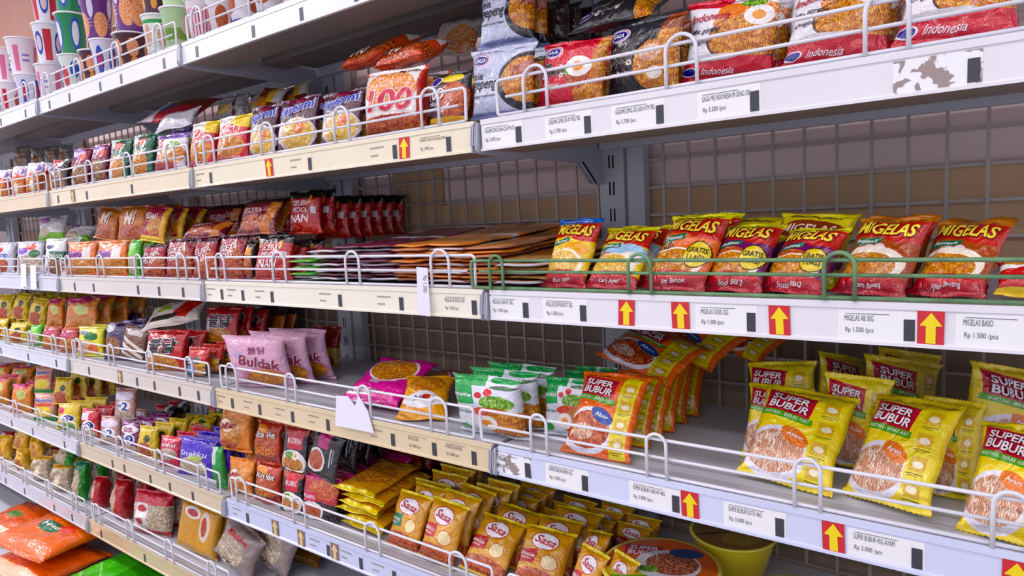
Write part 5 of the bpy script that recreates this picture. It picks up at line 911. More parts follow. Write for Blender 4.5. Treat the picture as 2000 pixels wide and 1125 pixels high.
D = {
 'silver': ('c4c7da', [('R', 0, -.1, 1, .10, '8a90b4'), ('E', .95, .47, .44, .40, '18151a'), ('E', .95, .50, .37, .31, 'orr'), ('E', .86, .62, .14, .09, 'mt'), ('E', .97, .66, .12, .08, 'c98f88')] + GA, [GT, ('mie', .06, .24, .56, .66, '26262e', .15), ('gepeng', .04, .50, .38, .53, '26262e', .15), ('dengan Lada Hitam', .05, .50, .30, .34, '2a2a34', .3)], {}),
 'gred': ('d4203a', [('R', .60, -.1, 1, .42, 'orr'), ('R', .86, -.1, 1, 1.1, 'orr'), ('E', .66, .45, .20, .22, 'rd'), ('E', .52, .50, .09, .06, 'gr')] + EGG(.68, .56, .19) + GA, [GT, ('mie', .07, .25, .57, .66, '2a1216', .15, 'f2e6e8'), ('gepeng', .05, .46, .42, .54, '2a1216', .15, 'f2e6e8'), ('Original', .1, .4, .28, .33, 'f4dadf', .4)], {}),
 'gblack': ('22222a', [('R', .78, .02, 1, 1.1, 'orr'), ('E', .72, .36, .24, .32, 'orr'), ('E', .70, .52, .14, .11, 'pk'), ('E', .76, .26, .10, .08, 'f0e6de'), ('R', .78, .80, 1, 1.1, '8a4a34')] + GA, [GT, ('mie', .06, .24, .56, .66, '1a1a20', .15, 'e4dcc8'), ('gepeng', .05, .48, .40, .53, '1a1a20', .15, 'e4dcc8'), ('dengan Black Pepper', .05, .50, .28, .33, 'e8e6ee', .3)], {}),
 'gblackl': ('24242c', [('R', .80, 0, 1, 1, 'orr'), ('E', .12, .24, .12, .11, 'e9e0ee'), ('E', .12, .24, .10, .09, '2b2a86')], [('GAGA', .05, .19, .20, .27, 'f4f2fa'), ('mie', .28, .42, .40, .54, '1a1a20', .15, 'd8d0bc'), ('gepeng', .28, .62, .16, .32, '1a1a20', .15, 'd8d0bc')], {}),
 'gbrown': ('38241f', [('R', .3, 0, .5, 1, '6a3a2c'), ('R', .7, 0, .8, 1, '241a1c')], [], dict(cr=1.6)),
 'indo': ('efecf3', [('E', .75, .66, .42, .24, 'fl'), ('R', -.1, .88, .5, 1.1, 'cf1c34', 8), ('E', .70, .46, .44, .27, '5a3a30'), ('E', .70, .47, .42, .25, 'orr'), ('E', .52, .80, .15, .10, 'ec8a50'), ('E', .74, .88, .14, .05, 'gr')] + EGG(.82, .72, .15) + [('R', -.1, -.1, 1.1, .26, 'ce1530'), ('E', .35, .27, .3, .04, 'c8c6cc'), ('E', .10, .12, .10, .05, 'e9e0ee'), ('E', .10, .12, .08, .038, '2b2a86')], [('Indonesia', .04, .52, .70, .80, 'c01c38', .4), ('Mie goreng', .05, .42, .54, .62, '3a3040', .4), ('Original', .06, .32, .42, .49, '3a3040', .4), ('Indonesia', .24, .60, .08, .15, 'f0d8de', .5)], {}),
 'hundred': ('f1e9e6', [('R', -.1, -.1, .04, 1.1, 'd23a30'), ('R', .94, -.1, 1.1, 1.1, 'd23a30'), ('E', .5, .66, .44, .28, 'fl'), ('E', .5, .12, .6, .17, 'rd')], [('100', .12, .88, .34, .66, 'd62a50', .15, 'fbe0d4'), ('Mi Instan', .62, .92, .90, .94, '2a2226'), ('kuah pedas', .35, .85, .25, .30, 'b81c24', .3)], dict(gus=3.0, boxy=4)),
 'hundredl': ('d4491c', [('E', .55, .3, .55, .25, 'rd'), ('R', 0, .7, 1, 1, 'e4dcd6'), ('E', .06, .2, .08, .12, '2a2448')], [('100', .18, .55, .14, .38, 'f2e2c4', 0, '7a1c10')], dict(gus=3.0, boxy=4)),
 'hundredw': ('e2d4c8', [('E', .7, .4, .35, .35, 'fl'), ('R', 0, 0, .12, 1, 'b02a1c')], [], {}),
 'hundredb': ('26262d', [('E', .72, .45, .34, .34, 'rd'), ('R', 0, -.1, 1, .17, 'f0b01e'), ('E', .6, .86, .3, .08, 'e8cc28'), ('E', .22, .82, .17, .10, 'e4def0'), ('E', .22, .82, .14, .08, '2b2a86')], [('100', .05, .52, .48, .68, 'f2eef0', .1), ('PEDAS', .08, .42, .38, .44, 'e4e0e4')], {}),
 'supermi': ('4c1a34', [('E', .55, .30, .46, .30, 'd8d0d4'), ('E', .57, .30, .40, .26, 'yl'), ('E', .66, .40, .13, .10, 'e07838'), ('R', -.1, .20, .18, .56, 'ebe7ee'), ('R', .3, .88, .7, .93, 'c0506a')], [('Supermi', .04, .96, .64, .86, '2438b8', .2, 'f4f2fa', 9)], {}),
 'brownyel': ('7a3420', [('R', .5, .4, 1, 1.1, 'e0b41c'), ('R', .75, .4, 1, 1.1, 'd8d0cc'), ('E', .3, .3, .3, .25, 'orr')], [], {}),
 'redyel': ('d02430', [('R', 0, .70, 1, 1.1, 'f0cc30'), ('R', 0, .78, .5, 1.1, 'ece4e4'), ('E', .5, .62, .46, .17, 'd83040', 14), ('E', .5, .34, .45, .24, 'e87830'), ('E', .5, .34, .40, .20, 'orr')], [('Kari', .15, .7, .62, .76, 'f6ecec', .3, None, 8), ('SUCCESS', .2, .8, .06, .13, 'f6dce0', .1)], {}),
 'redwhite': ('b81c34', [('R', -.1, -.1, .28, 1.1, 'ece8ea'), ('R', .45, .55, 1, .85, '8a2c14'), ('E', .35, .5, .08, .2, '3a60a8')], [], {}),
 'whitep': ('d8d8de', [('R', .3, .3, .9, .34, '9a9aa0'), ('R', .3, .4, .9, .43, '9a9aa0'), ('R', .3, .5, .9, .53, '9a9aa0')], [], {}),
 'clearp': ('gy', [('R', .6, 0, .7, 1, '5a3028'), ('E', .3, .4, .25, .2, 'cdb070')], [], dict(cr=1.8)),
 'multi': ('e6e2e8', [('R', 0, -.1, .3, 1.1, 'c83448'), ('E', .6, .42, .4, .28, 'orr'), ('E', .62, .66, .25, .12, 'gr'), ('E', .4, .15, .4, .12, 'a82c3c'), ('R', 0, .85, 1, 1.1, '8a6ab0')], [], {}),
 'greenp': ('1c5c40', [('E', .45, .30, .4, .30, 'orr'), ('R', 0, .75, .3, 1.1, 'd8e4ec'), ('E', .5, .8, .2, .1, 'd04838'), ('R', 0, -.1, .25, .25, 'e8ecee')], [], {}),
 'maroonp': ('7c2448', [('E', .5, .30, .42, .28, 'br'), ('R', .1, .72, .8, .95, 'c4a4dc', 10), ('E', .7, .75, .2, .1, 'e05040'), ('R', -.1, -.1, .3, .2, 'e8e2ea')], [], {}),
 'darkp': ('241c1c', [('E', .5, .3, .4, .3, 'br'), ('R', -.1, .8, .5, 1.1, 'd03c44', 15), ('R', .6, .75, .8, 1.1, 'd8d4d8', 20)], [], {}),
 'orgwhite': ('d0642c', [('R', -.1, .66, 1.1, 1.1, 'ece4f0'), ('E', .5, .68, .22, .12, 'd03038'), ('E', .75, .8, .2, .1, '9a78c8'), ('E', .5, .28, .4, .25, 'orr'), ('E', .55, .25, .15, .18, 'f0dcc4')], [], {}),
 'clearg': ('8a847e', [('E', .5, .4, .25, .3, 'br')], [], dict(cr=2)),
 'mgblue': ('f0c418', MG('f0c418', '1f6ad8', False, 'yl', [('E', .65, .5, .3, .1, 'f0a418')]), MGT('Kari Ayam', False, 'MIGELAS 3 GRATIS'), {}),
 'mggreen': ('e8d450', MG('e8e4c8', 'e8dc20', False, 'yl', [('E', .5, .52, .6, .14, 'a8c8e0'), ('E', .2, .46, .25, .06, 'd85a2c'), ('E', .78, .42, .2, .1, 'e8dcd8')]), MGT('Kari Ayam', False), {}),
 'mgorange': ('e4641c', MG('e87a24', 'ece424', True, 'orr', [('E', .15, .5, .2, .08, 'br')]), MGT('Sop Buntut', True, 'TEMUKAN HADIAHNYA'), {}),
 'mgpurple': ('70205e', MG('6e2464', 'ece424', True, 'orr', [('E', .3, .5, .3, .07, 'rd')]), MGT('Sosis BBQ', True, 'TEMUKAN HADIAHNYA'), {}),
 'mgyel': ('ead61e', [('E', .5, .72, .5, .14, '8c3a1c'), ('E', .5, .3, .5, .3, '6e2464')], [('TEMUKAN HADIAHNYA', .15, .85, .90, .94, '30300c', .2), ('MIGELAS', .1, .88, .66, .78, 'f6d8b4', .1, '8e1410')], {}),
 'mgbrown': ('a84a20', MG('a84a20', 'c87828', False, 'orr', [('E', .38, .50, .10, .075, 'd8ccd0', 25), ('E', .52, .52, .10, .075, 'd8ccd0', 25), ('E', .24, .46, .10, .07, 'd8ccd0', 25), ('E', .42, .34, .52, .22, 'f0e4d4')]), MGT('Ayam Bawang', False), {}),
 'mgbasic': ('cc2424', [('R', 0, .6, 1, .75, 'f0f0f0'), ('E', .5, .8, .4, .15, 'orr'), ('R', 0, -.1, 1, .12, 'f0c818')], [], {}),
 'naas': ('bc1a1c', [('R', -.1, .80, 1.1, 1.1, '15110f'), ('R', .06, .70, .14, .86, 'f0a030', 12), ('R', .72, .68, .80, .86, 'f0a030', -10), ('R', .80, .45, .92, .60, 'dcd8d8', 6), ('E', .5, .12, .5, .14, 'rr')], [('SELERA', .2, .72, .64, .76, 'f6eaea', .1), ('PEDOL', .2, .72, .48, .60, 'f6eaea', .1), ('NAN', .14, .74, .26, .44, 'f6eaea', .2)], dict(cr=1.4)),
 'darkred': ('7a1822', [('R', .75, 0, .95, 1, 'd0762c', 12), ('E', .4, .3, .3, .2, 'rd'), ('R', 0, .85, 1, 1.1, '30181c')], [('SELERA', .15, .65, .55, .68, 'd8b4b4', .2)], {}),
 'selera': ('a42032', [('E', .7, .35, .3, .4, 'rd'), ('E', .3, .15, .3, .14, 'rd'), ('R', 0, .88, 1, 1.1, '4c1a2c')], [('SELERA', .08, .80, .60, .74, 'f4ecf0', .2, None, 10), ('PEDAS', .08, .74, .42, .56, 'f4ecf0', .2, None, 10)], dict(cr=1.4)),
 'xblack': ('1c1618', [('E', .5, .3, .4, .3, 'rd'), ('R', .2, .6, .8, .8, 'f0a030')], [], {}),
 'greenlite': ('58b83c', [('E', .5, .3, .45, .26, 'cl'), ('E', .5, .7, .3, .16, '8ad45a')], [], {}),
 'sedaap': ('ea7a24', [('E', .5, .30, .48, .28, 'orr'), ('R', -.1, .52, .6, .72, 'd88ab0', 4), ('R', .6, .5, .85, .8, 'f0e4e0')], [('Soto', .1, .6, .52, .70, '3a2c9a', .1)], {}),
 'bake': ('e8e8ea', [('R', .35, .38, 1, .62, '2c6a48'), ('E', .6, .2, .4, .2, 'br'), ('E', .35, .75, .2, .06, '4a4a7a')], [('Bakso', .4, .94, .43, .58, 'f0f2f0')], {}),
 'whitemix': ('dedae4', [('E', .5, .28, .5, .26, 'cl'), ('E', .3, .7, .2, .12, '8a6ac4'), ('E', .75, .6, .2, .12, '2e6a3c'), ('E', .6, .82, .2, .1, 'd85a48')], [], dict(cr=1.6)),
 'whiteblue': ('e6e4ee', [('E', .4, .25, .4, .22, 'rd'), ('E', .3, .75, .2, .1, 'd84038')], [('Sop', .15, .8, .45, .66, '2c3cb0')], {}),
 'greenwhite': ('e0e0e0', [('R', 0, -.1, 1, .3, '7ab83c'), ('E', .3, .35, .25, .2, 'cl'), ('E', .25, .8, .25, .12, 'a070a0')], [], dict(cr=1.5)),
 'orangep': ('d8781e', [('E', .5, .25, .4, .22, 'rd'), ('R', .35, .45, .7, .8, 'c86a20')], [('MI', .3, .7, .45, .85, 'f2e8dc', .2)], {}),
 'redyel2': ('b4203a', [('E', .6, .45, .3, .25, 'orr'), ('R', -.1, -.1, 1.1, .16, 'f0cc1c'), ('R', .85, 0, 1, 1, 'f0b41c')], [('PEDAS', .08, .7, .62, .80, 'f4e8f0', .3)], {}),
 'greenmie': ('e2e4ee', [('R', -.1, .86, .52, 1.1, '14a24a'), ('E', .8, .95, .22, .04, '14a24a'), ('R', -.1, .55, .33, .95, '14a24a', -6), ('E', .42, .72, .06, .05, 'd8202c'), ('E', .58, .78, .07, .055, 'd8202c'), ('E', .70, .62, .26, .12, 'gr'), ('E', .62, .46, .3, .09, 'd04a2c'), ('E', .80, .27, .32, .24, 'orr'), ('E', .80, .86, .2, .03, '4a6a4a')] + EGG(.52, .28, .17) + [('E', .15, .15, .1, .07, '3aa04a')], [('ayumie', .03, .32, .66, .75, 'f4f8f4'), ('Rasa Ayam', .04, .32, .40, .46, '1c8a4c', .3)], dict(gus=3.2, boxy=4)),
 'bubor': ('f0691c', BUB('f0691c', 'rd', '1f4aa0'), BUBT('Abon'), dict(back='e2cc5c', fs=3.6)),
 'bubyel': ('f3d60c', BUB('f3d60c', 'pk', 'ec7a20'), BUBT('Ayam'), dict(back='ead240', fs=3.4)),
 'pink': ('e2b6cc', [('E', .62, .24, .36, .22, 'c890ac'), ('E', .64, .24, .31, .18, 'orr'), ('E', .28, .66, .12, .07, 'b8b4d8'), ('E', .38, .62, .05, .03, 'e8a850')], [('Buldak', .26, .92, .45, .64, '8e1c44', .1, 'f0d8e6', -8), ('\ubd88\ub2ed', .42, .72, .70, .82, '8e2c50')], {}),
 'redylo': ('b41c20', [('R', -.1, -.1, 1.1, .46, 'e0c868'), ('E', .5, .16, .4, .18, 'rd'), ('R', .3, .42, .6, .52, '1c1414', 12)], [], {}),
 'korred': ('c01c24', [('E', .4, .2, .5, .22, 'orr'), ('R', -.1, .3, .2, .7, 'e8d0d4')], [('\ubd88\ub2ed', .18, .86, .42, .80, '141418', 0, 'f4eef2')], {}),
 'korred2': ('cc2a22', [('R', 0, -.1, 1, .5, '1c1a1c'), ('E', .6, .22, .35, .2, 'orr'), ('R', .6, .35, .95, .5, 'e0b42c'), ('E', .3, .22, .2, .15, '70a0d8')], [('\ub9e4\uc6b4', .15, .8, .42, .66, '181418', 0, 'f4eef2')], {}),
 'korwhite': ('e2d8cc', [('R', .55, .2, .9, .8, 'd0302c', 20), ('R', .1, .2, .6, .4, '2a2420'), ('E', .3, .65, .15, .12, 'a8b848')], [], {}),
 'zebra': ('7a5444', [('R', 0, .05, 1, .16, 'e4dccf', 18), ('R', 0, .25, 1, .36, 'e4dccf', 18), ('R', 0, .45, 1, .55, 'e4dccf', 18), ('R', .2, .75, .8, .95, 'dcd4d4')], [], {}),
 'purplep': ('3a2050', [('E', .42, .32, .32, .30, 'br'), ('E', .2, .85, .2, .12, 'ded8ec')], [], {}),
 'ylwgrn': ('e6dc64', [('E', .35, .3, .35, .24, 'pk'), ('E', .7, .25, .2, .15, 'e07a48'), ('E', .6, .66, .25, .14, '3a7a40'), ('E', .3, .78, .18, .08, '8a8a9a')], [], {}),
 'pinkclear': ('e08a80', [('E', .5, .3, .42, .28, 'orr'), ('E', .5, .75, .35, .14, 'd06a8a')], [], dict(cr=1.6)),
 'yellowp': ('ecc818', [('E', .5, .25, .42, .24, 'rd'), ('E', .6, .6, .16, .12, '3a4a1c'), ('R', .78, .1, .88, .95, 'd0b020')], [], dict(cr=1.4)),
 'orclear': ('e89050', [('E', .5, .28, .44, .24, 'orr'), ('R', -.1, .84, .8, 1.1, 'd86a8a'), ('E', .55, .62, .25, .16, 'cad08a')], [], dict(cr=1.6)),
 'magenta': ('d8509a', [('E', .52, .66, .42, .28, 'f0e6ec'), ('E', .52, .66, .39, .25, 'orr'), ('R', .05, .10, .48, .22, 'f2ecf0'), ('R', .3, .34, .5, .40, 'c8a8b8')], [('HOT', .08, .26, .12, .20, '8a1c50'), ('LAVA', .30, .66, .12, .20, '8a1c50', 0, 'f2ecf0')], dict(boxy=4)),
 'yelwhite': ('f0a420', [('E', .5, .72, .4, .2, 'orr'), ('E', .45, .35, .4, .18, 'f0ecf0'), ('E', .55, .4, .1, .06, 'c83a28')], [('No', .3, .55, .30, .42, '2a3a8a')], {}),
 'orcr': ('ee8a1e', [('E', .4, .4, .42, .35, 'orr'), ('E', .35, .55, .2, .12, 'f2dcd0', 20), ('E', .4, .15, .3, .1, 'rd')], [('Mie', .2, .6, .48, .62, 'b02418', .3, 'f4ece8', 10)], dict(cr=1.8)),
 'xhot': ('c4381c', [('E', .5, .55, .4, .25, 'rd'), ('R', .05, .08, .95, .24, '8a2014'), ('E', .3, .8, .25, .12, 'f0902c')], [('Xtra Hot', .08, .9, .62, .76, 'f4eaea', .3, '1c1418'), ('EXTRA HOT', .1, .9, .30, .38, 'f4b030', .1), ('EXTRA SPICY', .1, .9, .20, .28, 'f4b030', .1)], dict(cr=1.5)),
 'migor': ('1c181c', [('R', .0, .8, 1, 1.1, 'a84a38'), ('R', .28, .50, .86, .92, 'd02c3c'), ('E', .50, .22, .50, .26, 'ece8e8'), ('E', .50, .18, .40, .16, 'orr'), ('E', .4, .36, .2, .08, 'gr')] + EGG(.64, .36, .12), [('MI GORENG', .32, .82, .62, .74, 'f6eef0')], {}),
 'migred': ('b02430', [('R', -.1, -.1, 1.1, .42, '1c181c'), ('R', -.1, .88, 1.1, 1.1, 'c02c74'), ('E', .6, .68, .4, .2, 'rd'), ('R', .05, .38, .45, .60, 'cc3c60'), ('E', .34, .20, .32, .20, 'ece8e8'), ('E', .34, .19, .27, .16, 'rd')], [('MI GORENG', .08, .42, .46, .54, 'f6eef0')], {}),
 'migblk': ('1a191e', [('R', .25, .66, .65, 1.0, 'c83a80'), ('E', .30, .36, .32, .26, 'ece8e8'), ('E', .30, .36, .26, .21, 'rd'), ('R', .74, .3, .78, .7, 'c8c8cc'), ('R', .82, .4, .85, .7, 'a8a8ac')], [], {}),
 'flatsasa': ('d8962c', [('R', -.1, -.1, 1.1, .09, 'ecd440'), ('E', .5, .5, .45, .3, 'orr')], [], {}),
 'sasag': ('dd9f34', SASA('2c7a5c'), SASAT('BAKWAN'), {}),
 'sasar': ('dd9f34', SASA('c4222e'), SASAT('SERBAGUNA'), {}),
 'greentall': ('2c9c44', [('R', 0, .6, .5, 1.1, 'c8e0cc')], [], {}),
 'violet': ('5438b8', [('E', .45, .25, .4, .24, 'cl'), ('E', .55, .5, .2, .08, 'a8b860')], [('Snekku', .1, .86, .52, .66, 'd8d0f4', .2)], {}),
 'redsnack': ('d4344c', [('E', .5, .42, .44, .2, 'cl'), ('R', -.1, .64, 1.1, .86, 'c83450')], [('onku', .15, .85, .66, .80, 'f6ecf0')], {}),
 'isip': ('7a2c6a', [('E', .5, .12, .45, .14, 'cl'), ('E', .5, .72, .45, .14, 'f0ecf4')] + ISI(), ISIT + [('os.', .2, .8, .64, .80, 'b02c6a', .1)], {}),
 'isiw': ('c49a90', [('E', .5, .14, .45, .14, 'cl'), ('E', .5, .74, .45, .14, 'e8dcec'), ('E', .55, .42, .34, .17, 'f4f2fa')], [('ISI', .25, .45, .38, .46, '1f2a86'), ('2', .50, .78, .28, .54, '1f2a86', 0, None)], {}),
 'isir': ('c83038', [('E', .5, .12, .45, .14, 'cl'), ('R', 0, .6, .55, .85, 'e8dce8')] + ISI(), ISIT, {}),
 'yellowisi': ('e6c42c', [('E', .5, .12, .45, .14, 'gr'), ('R', 0, .6, .4, .85, 'd04a68')] + ISI(), ISIT, {}),
 'supyel': ('d8a090', [('E', .5, .34, .42, .18, 'ecd020'), ('R', -.1, -.1, 1.1, .14, '3a9a3c'), ('R', .1, .52, .9, .62, 'e05a3c')], [('Supermi', .1, .9, .66, .82, '2c3cb0', .2, 'f0eefa')], {}),
 'sasabox': ('dc9c2c', [('E', .35, .80, .22, .12, 'f0ece8'), ('E', .35, .80, .15, .07, 'b8302c'), ('R', .55, 0, .85, 1, 'e8b060'), ('E', .7, .6, .13, .3, 'f0e0d0'), ('E', .68, .6, .07, .2, 'c84a30')], [], dict(gus=5, boxy=8, cr=.5)),
 'redclear': ('cl', [('R', -.1, .70, 1.1, 1.1, 'cc1c30'), ('R', .15, .2, .5, .72, 'e8e0e0'), ('E', .32, .6, .14, .08, 'c03040'), ('R', -.1, -.1, 1.1, .12, 'b81828')], [('1', .25, .4, .25, .4, 'c03040')], dict(cr=1.6, gus=3)),
 'redb': ('b8141e', [('E', .22, .45, .22, .42, 'pk')], [], dict(gus=2.4, boxy=3.5)),
 'clearbag': ('9c8c88', [('E', .4, .4, .4, .3, 'cl'), ('R', .2, .7, .8, .8, 'b84a48')], [], dict(cr=2.4)),
 'greenb': ('3a8c3c', [('E', .4, .4, .35, .4, 'cl'), ('E', .5, .9, .5, .12, '2c7a5c')], [], dict(cr=1.8)),
 'clearnood': ('cl', [('R', -.1, .85, 1.1, 1.1, 'd8a018'), ('R', .3, .3, .6, .6, 'ecdcc0')], [], dict(cr=1.8, gus=2.6)),
 'yelb': ('f0b414', [('E', .4, .3, .3, .25, 'orr')], [], dict(cr=1.8)),
 'sasabag': ('7a5420', [('E', .55, .62, .2, .12, 'd8ccc4'), ('E', .55, .62, .17, .09, 'b89890'), ('R', -.1, .1, .4, .3, '4a6a28', 12), ('R', -.1, .4, .35, .5, '5a7a30', 12)], [('Sasa', .42, .68, .58, .68, '9a2c2c', .3)], dict(cr=1.4)),
 'orangebag': ('f26c1c', [('R', -.1, .75, 1.1, 1.1, 'f0a020'), ('E', .5, .5, .2, .1, '2c6a48'), ('E', .72, .55, .12, .08, 'e04a38')], [('Hijau', .35, .65, .46, .54, 'e8f0e0', .3)], dict(cr=1.6)),
 'orangebag2': ('ea5e1c', [('E', .5, .5, .16, .08, '6a8a48'), ('R', -.1, -.1, 1.1, .2, 'e8c8a8')], [], dict(cr=1.6)),
 'greenbag': ('3c9a2c', [('E', .3, .5, .3, .4, '5cc04a'), ('R', .0, .3, .6, .33, '9adc88', 25), ('R', .0, .5, .6, .52, '9adc88', 25)], [], dict(cr=1.6)),
 'whitebag': ('dedcd8', [('E', .5, .5, .2, .1, 'a8a49c')], [], dict(cr=1.8)),
 'redbag': ('8c1420', [('E', .4, .6, .3, .06, 'd8c8cc')], [], dict(cr=1.2)),
 'brownbag': ('c8642c', [('R', -.1, .5, 1.1, .8, '4a2418'), ('R', .1, .58, .7, .68, 'e8d8b8')], [], dict(cr=1.4)),
}
SZN = {}
for r in PACKS:
    if r[0] not in SZN: SZN[r[0]] = (min(r[4], .20), max(r[5], .06), r[6])
_proto = {}
def proto(d):
    if d in _proto: return _proto[d]
    base, lay, tx, kw = D[d]; w0, h0, t0 = SZN.get(d, (.3, .22, .08))
    m = artwork(d, base, lay, kw.get('back'), fs=kw.get('fs', 5)); out = []
    for sd in range(2):
        p = Pack(w0, h0, t0, seed=hash_(d) + sd, crumple=kw.get('cr', 1.), boxy=kw.get('boxy', 2.8), gus=kw.get('gus', 2.0))
        out.append((p.body(m), p.seal(m, True), p.seal(m, False), p.lettering(tx) if tx else None))
    _proto[d] = (out, (w0, h0, t0)); return _proto[d]
def hash_(s): return sum(ord(c) * (i + 3) for i, c in enumerate(s)) % 97
CNT = [0]
def pack(d, loc, w_, h_, t_, yaw, lean, roll, label, group=None, cat='noodle pack', name='noodle_pack'):
    vs, (w0, h0, t0) = proto(d); CNT[0] += 1
    b, st, sb, lt = vs[CNT[0] % 2]
    o = empty(name, loc); o.rotation_mode = 'XYZ'
    o.matrix_world = Matrix.Translation(loc) @ Matrix.Rotation(R(yaw), 4, 'Z') @ Matrix.Rotation(-R(lean), 4, 'X') @ Matrix.Rotation(R(roll), 4, 'Y') @ Matrix.Diagonal((w_ / w0, t_ / t0, h_ / h0, 1))
    tag(o, label, cat, group)
    obj('body', b, o); obj('top_seal', st, o); obj('bottom_seal', sb, o)
    if lt: obj('printed_lettering', lt, o)
    return o
CAT = {'hundred': 'noodle pack', 'bubor': 'porridge pack', 'bubyel': 'porridge pack', 'sasar': 'flour pack', 'sasag': 'flour pack', 'flatsasa': 'snack pack', 'sasabag': 'flour bag'}
for d, x, y, z, w_, h_, t_, yaw, lean, roll, label, group in PACKS:
    cat = CAT.get(d, 'noodle pack')
    pack(d, (x, y, z), w_, h_, t_, yaw, lean, roll, label, group or None, cat, cat.replace(' ', '_'))
# ---------------------------------------------------------------- cups
def lathe(prof_, seg=40, mat=None, name='cup', capb=True, capt=False):
    bm = bmesh.new(); uvl = bm.loops.layers.uv.new('UVMap'); rings = []
    zmin, zmax = min(p[1] for p in prof_), max(p[1] for p in prof_)
    for r_, z_ in prof_: rings.append([bm.verts.new((r_ * math.cos(2 * math.pi * k / seg), r_ * math.sin(2 * math.pi * k / seg), z_)) for k in range(seg)])
    for i in range(len(prof_) - 1):
        for k in range(seg):
            f = bm.faces.new((rings[i][k], rings[i][(k+1) % seg], rings[i+1][(k+1) % seg], rings[i+1][k])); f.smooth = True
            for lp, (kk, ii) in zip(f.loops, ((k, i), (k+1, i), (k+1, i+1), (k, i+1))):
                lp[uvl].uv = ((kk / seg * 3) % 3.0001, (prof_[ii][1] - zmin) / max(1e-6, zmax - zmin))
    if capb: bm.faces.new(list(reversed(rings[0])))
    if capt:
        f = bm.faces.new(rings[-1]); R_ = prof_[-1][0]
        for lp in f.loops: lp[uvl].uv = (lp.vert.co.x / R_ * .5 + .5, lp.vert.co.y / R_ * .5 + .5)
    fix(bm); return mesh_of(bm, name, mat)
CD = {
 'cupstripe': ('e8e0e6', [('R', k / 8, 0, k / 8 + .05, .8, 'd0607a') for k in range(0, 24)]),
 'cupredw': ('ece6ea', [('E', k + .4, .45, .22, .3, 'rd') for k in range(3)] + [('R', k + .72, .2, k + .9, .8, 'cc3048') for k in range(3)]),
 'cupbog': ('e8e4ea', [('E', k + .5, .6, .3, .22, 'rd') for k in range(3)] + [('R', 0, .12, 3, .24, '3a3c98')]),
 'cupclear': ('b8d4a8', [('R', 0, .3, 3, .55, '7aa04c'), ('E', .5, .6, .2, .2, 'd8d0b8'), ('E', 1.5, .6, .2, .2, 'd8d0b8'), ('E', 2.4, .6, .2, .2, 'd8d0b8')]),
 'cuporange': ('e6e8e0', [('E', k / 2 + .2, .55, .15, .25, 'pk') for k in range(6)] + [('R', 0, .82, 3, .9, '4aa060'), ('R', 0, .08, 3, .18, '4a54a8')]),
 'cupbrown': ('4c2430', [('E', k / 2 + .2, .62, .17, .24, 'fl') for k in range(6)] + [('E', k / 2 + .22, .26, .11, .14, 'e8a868') for k in range(6)]),
 'cuppurple': ('6c3c80', [('E', k / 1.5 + .2, .34, .24, .26, 'fl') for k in range(5)] + [('R', k / 1.5 + .42, .3 + .07 * q, k / 1.5 + .56, .32 + .07 * q, 'c8b4dc') for k in range(5) for q in range(3)] + [('E', k / 1.5 + .55, .7, .1, .22, 'e4dcec') for k in range(5)]),
 'cupblue': ('e2e2f0', [('E', k / 2 + .2, .5, .15, .35, '4a64b8') for k in range(6)] + [('E', k / 2 + .2, .5, .09, .2, 'c8506a') for k in range(6)]),
 'cupgreen': ('2f8a5c', [('E', k / 1.5 + .3, .5, .18, .4, '3c64c0') for k in range(5)] + [('E', k / 1.5 + .3, .5, .12, .3, 'e8f0f0') for k in range(5)]),
 'cupredg': ('dce8e4', [('E', k / 1.5 + .2, .6, .16, .22, '4a6ab8') for k in range(5)] + [('E', k / 1.5 + .5, .4, .14, .3, 'd86a70') for k in range(5)] + [('R', 0, 0, 3, .1, '3a9a6a')]),
 'cupred': ('ecebf4', [('R', k * .75 + .4, .05, k * .75 + .68, .85, 'cc2438') for k in range(4)] + [('E', k * .75 + .2, .5, .16, .3, '3a50a8') for k in range(4)] + [('E', k * .75 + .2, .5, .11, .2, 'e8d0dc') for k in range(4)]),
 'cuppale': ('f0e6ee', [('R', k * .75 + .1, .1, k * .75 + .3, .8, 'e08aa8') for k in range(4)] + [('R', k * .75 + .4, .35 , k * .75 + .65, .42, '9a90c8') for k in range(4)] + [('R', k * .75 + .4, .5 , k * .75 + .65, .56, '9a90c8') for k in range(4)]),
}
LID = pbr('cup_lid_white', 'eeeef4', .3, coat=.3); CM = {}
for n_, (d, x, y, z, r_, h_, inv, label) in enumerate(CUPS):
    if d not in CM: CM[d] = artwork(d, CD[d][0], CD[d][1], rough=.35, bump=.08)
    o = empty('noodle_cup', (x, y, z), (0, 0, R(37 * n_))); tag(o, label, 'noodle cup', 'cups on the top shelf')
    rb = r_ * .74
    obj('cup_body', lathe([(rb * .96, 0), (rb, .003), (r_ * .97, h_ * .93), (r_ * 1.0, h_ * .94)], mat=CM[d], name='cup_body'), o)
    obj('lid', lathe([(r_ * 1.0, h_ * .925), (r_ * 1.05, h_ * .93), (r_ * 1.06, h_ * .955), (r_ * 1.03, h_ * .965), (r_ * .98, h_ * .965), (r_ * .98, h_ * .955)], mat=LID, name='lid', capt=True), o)
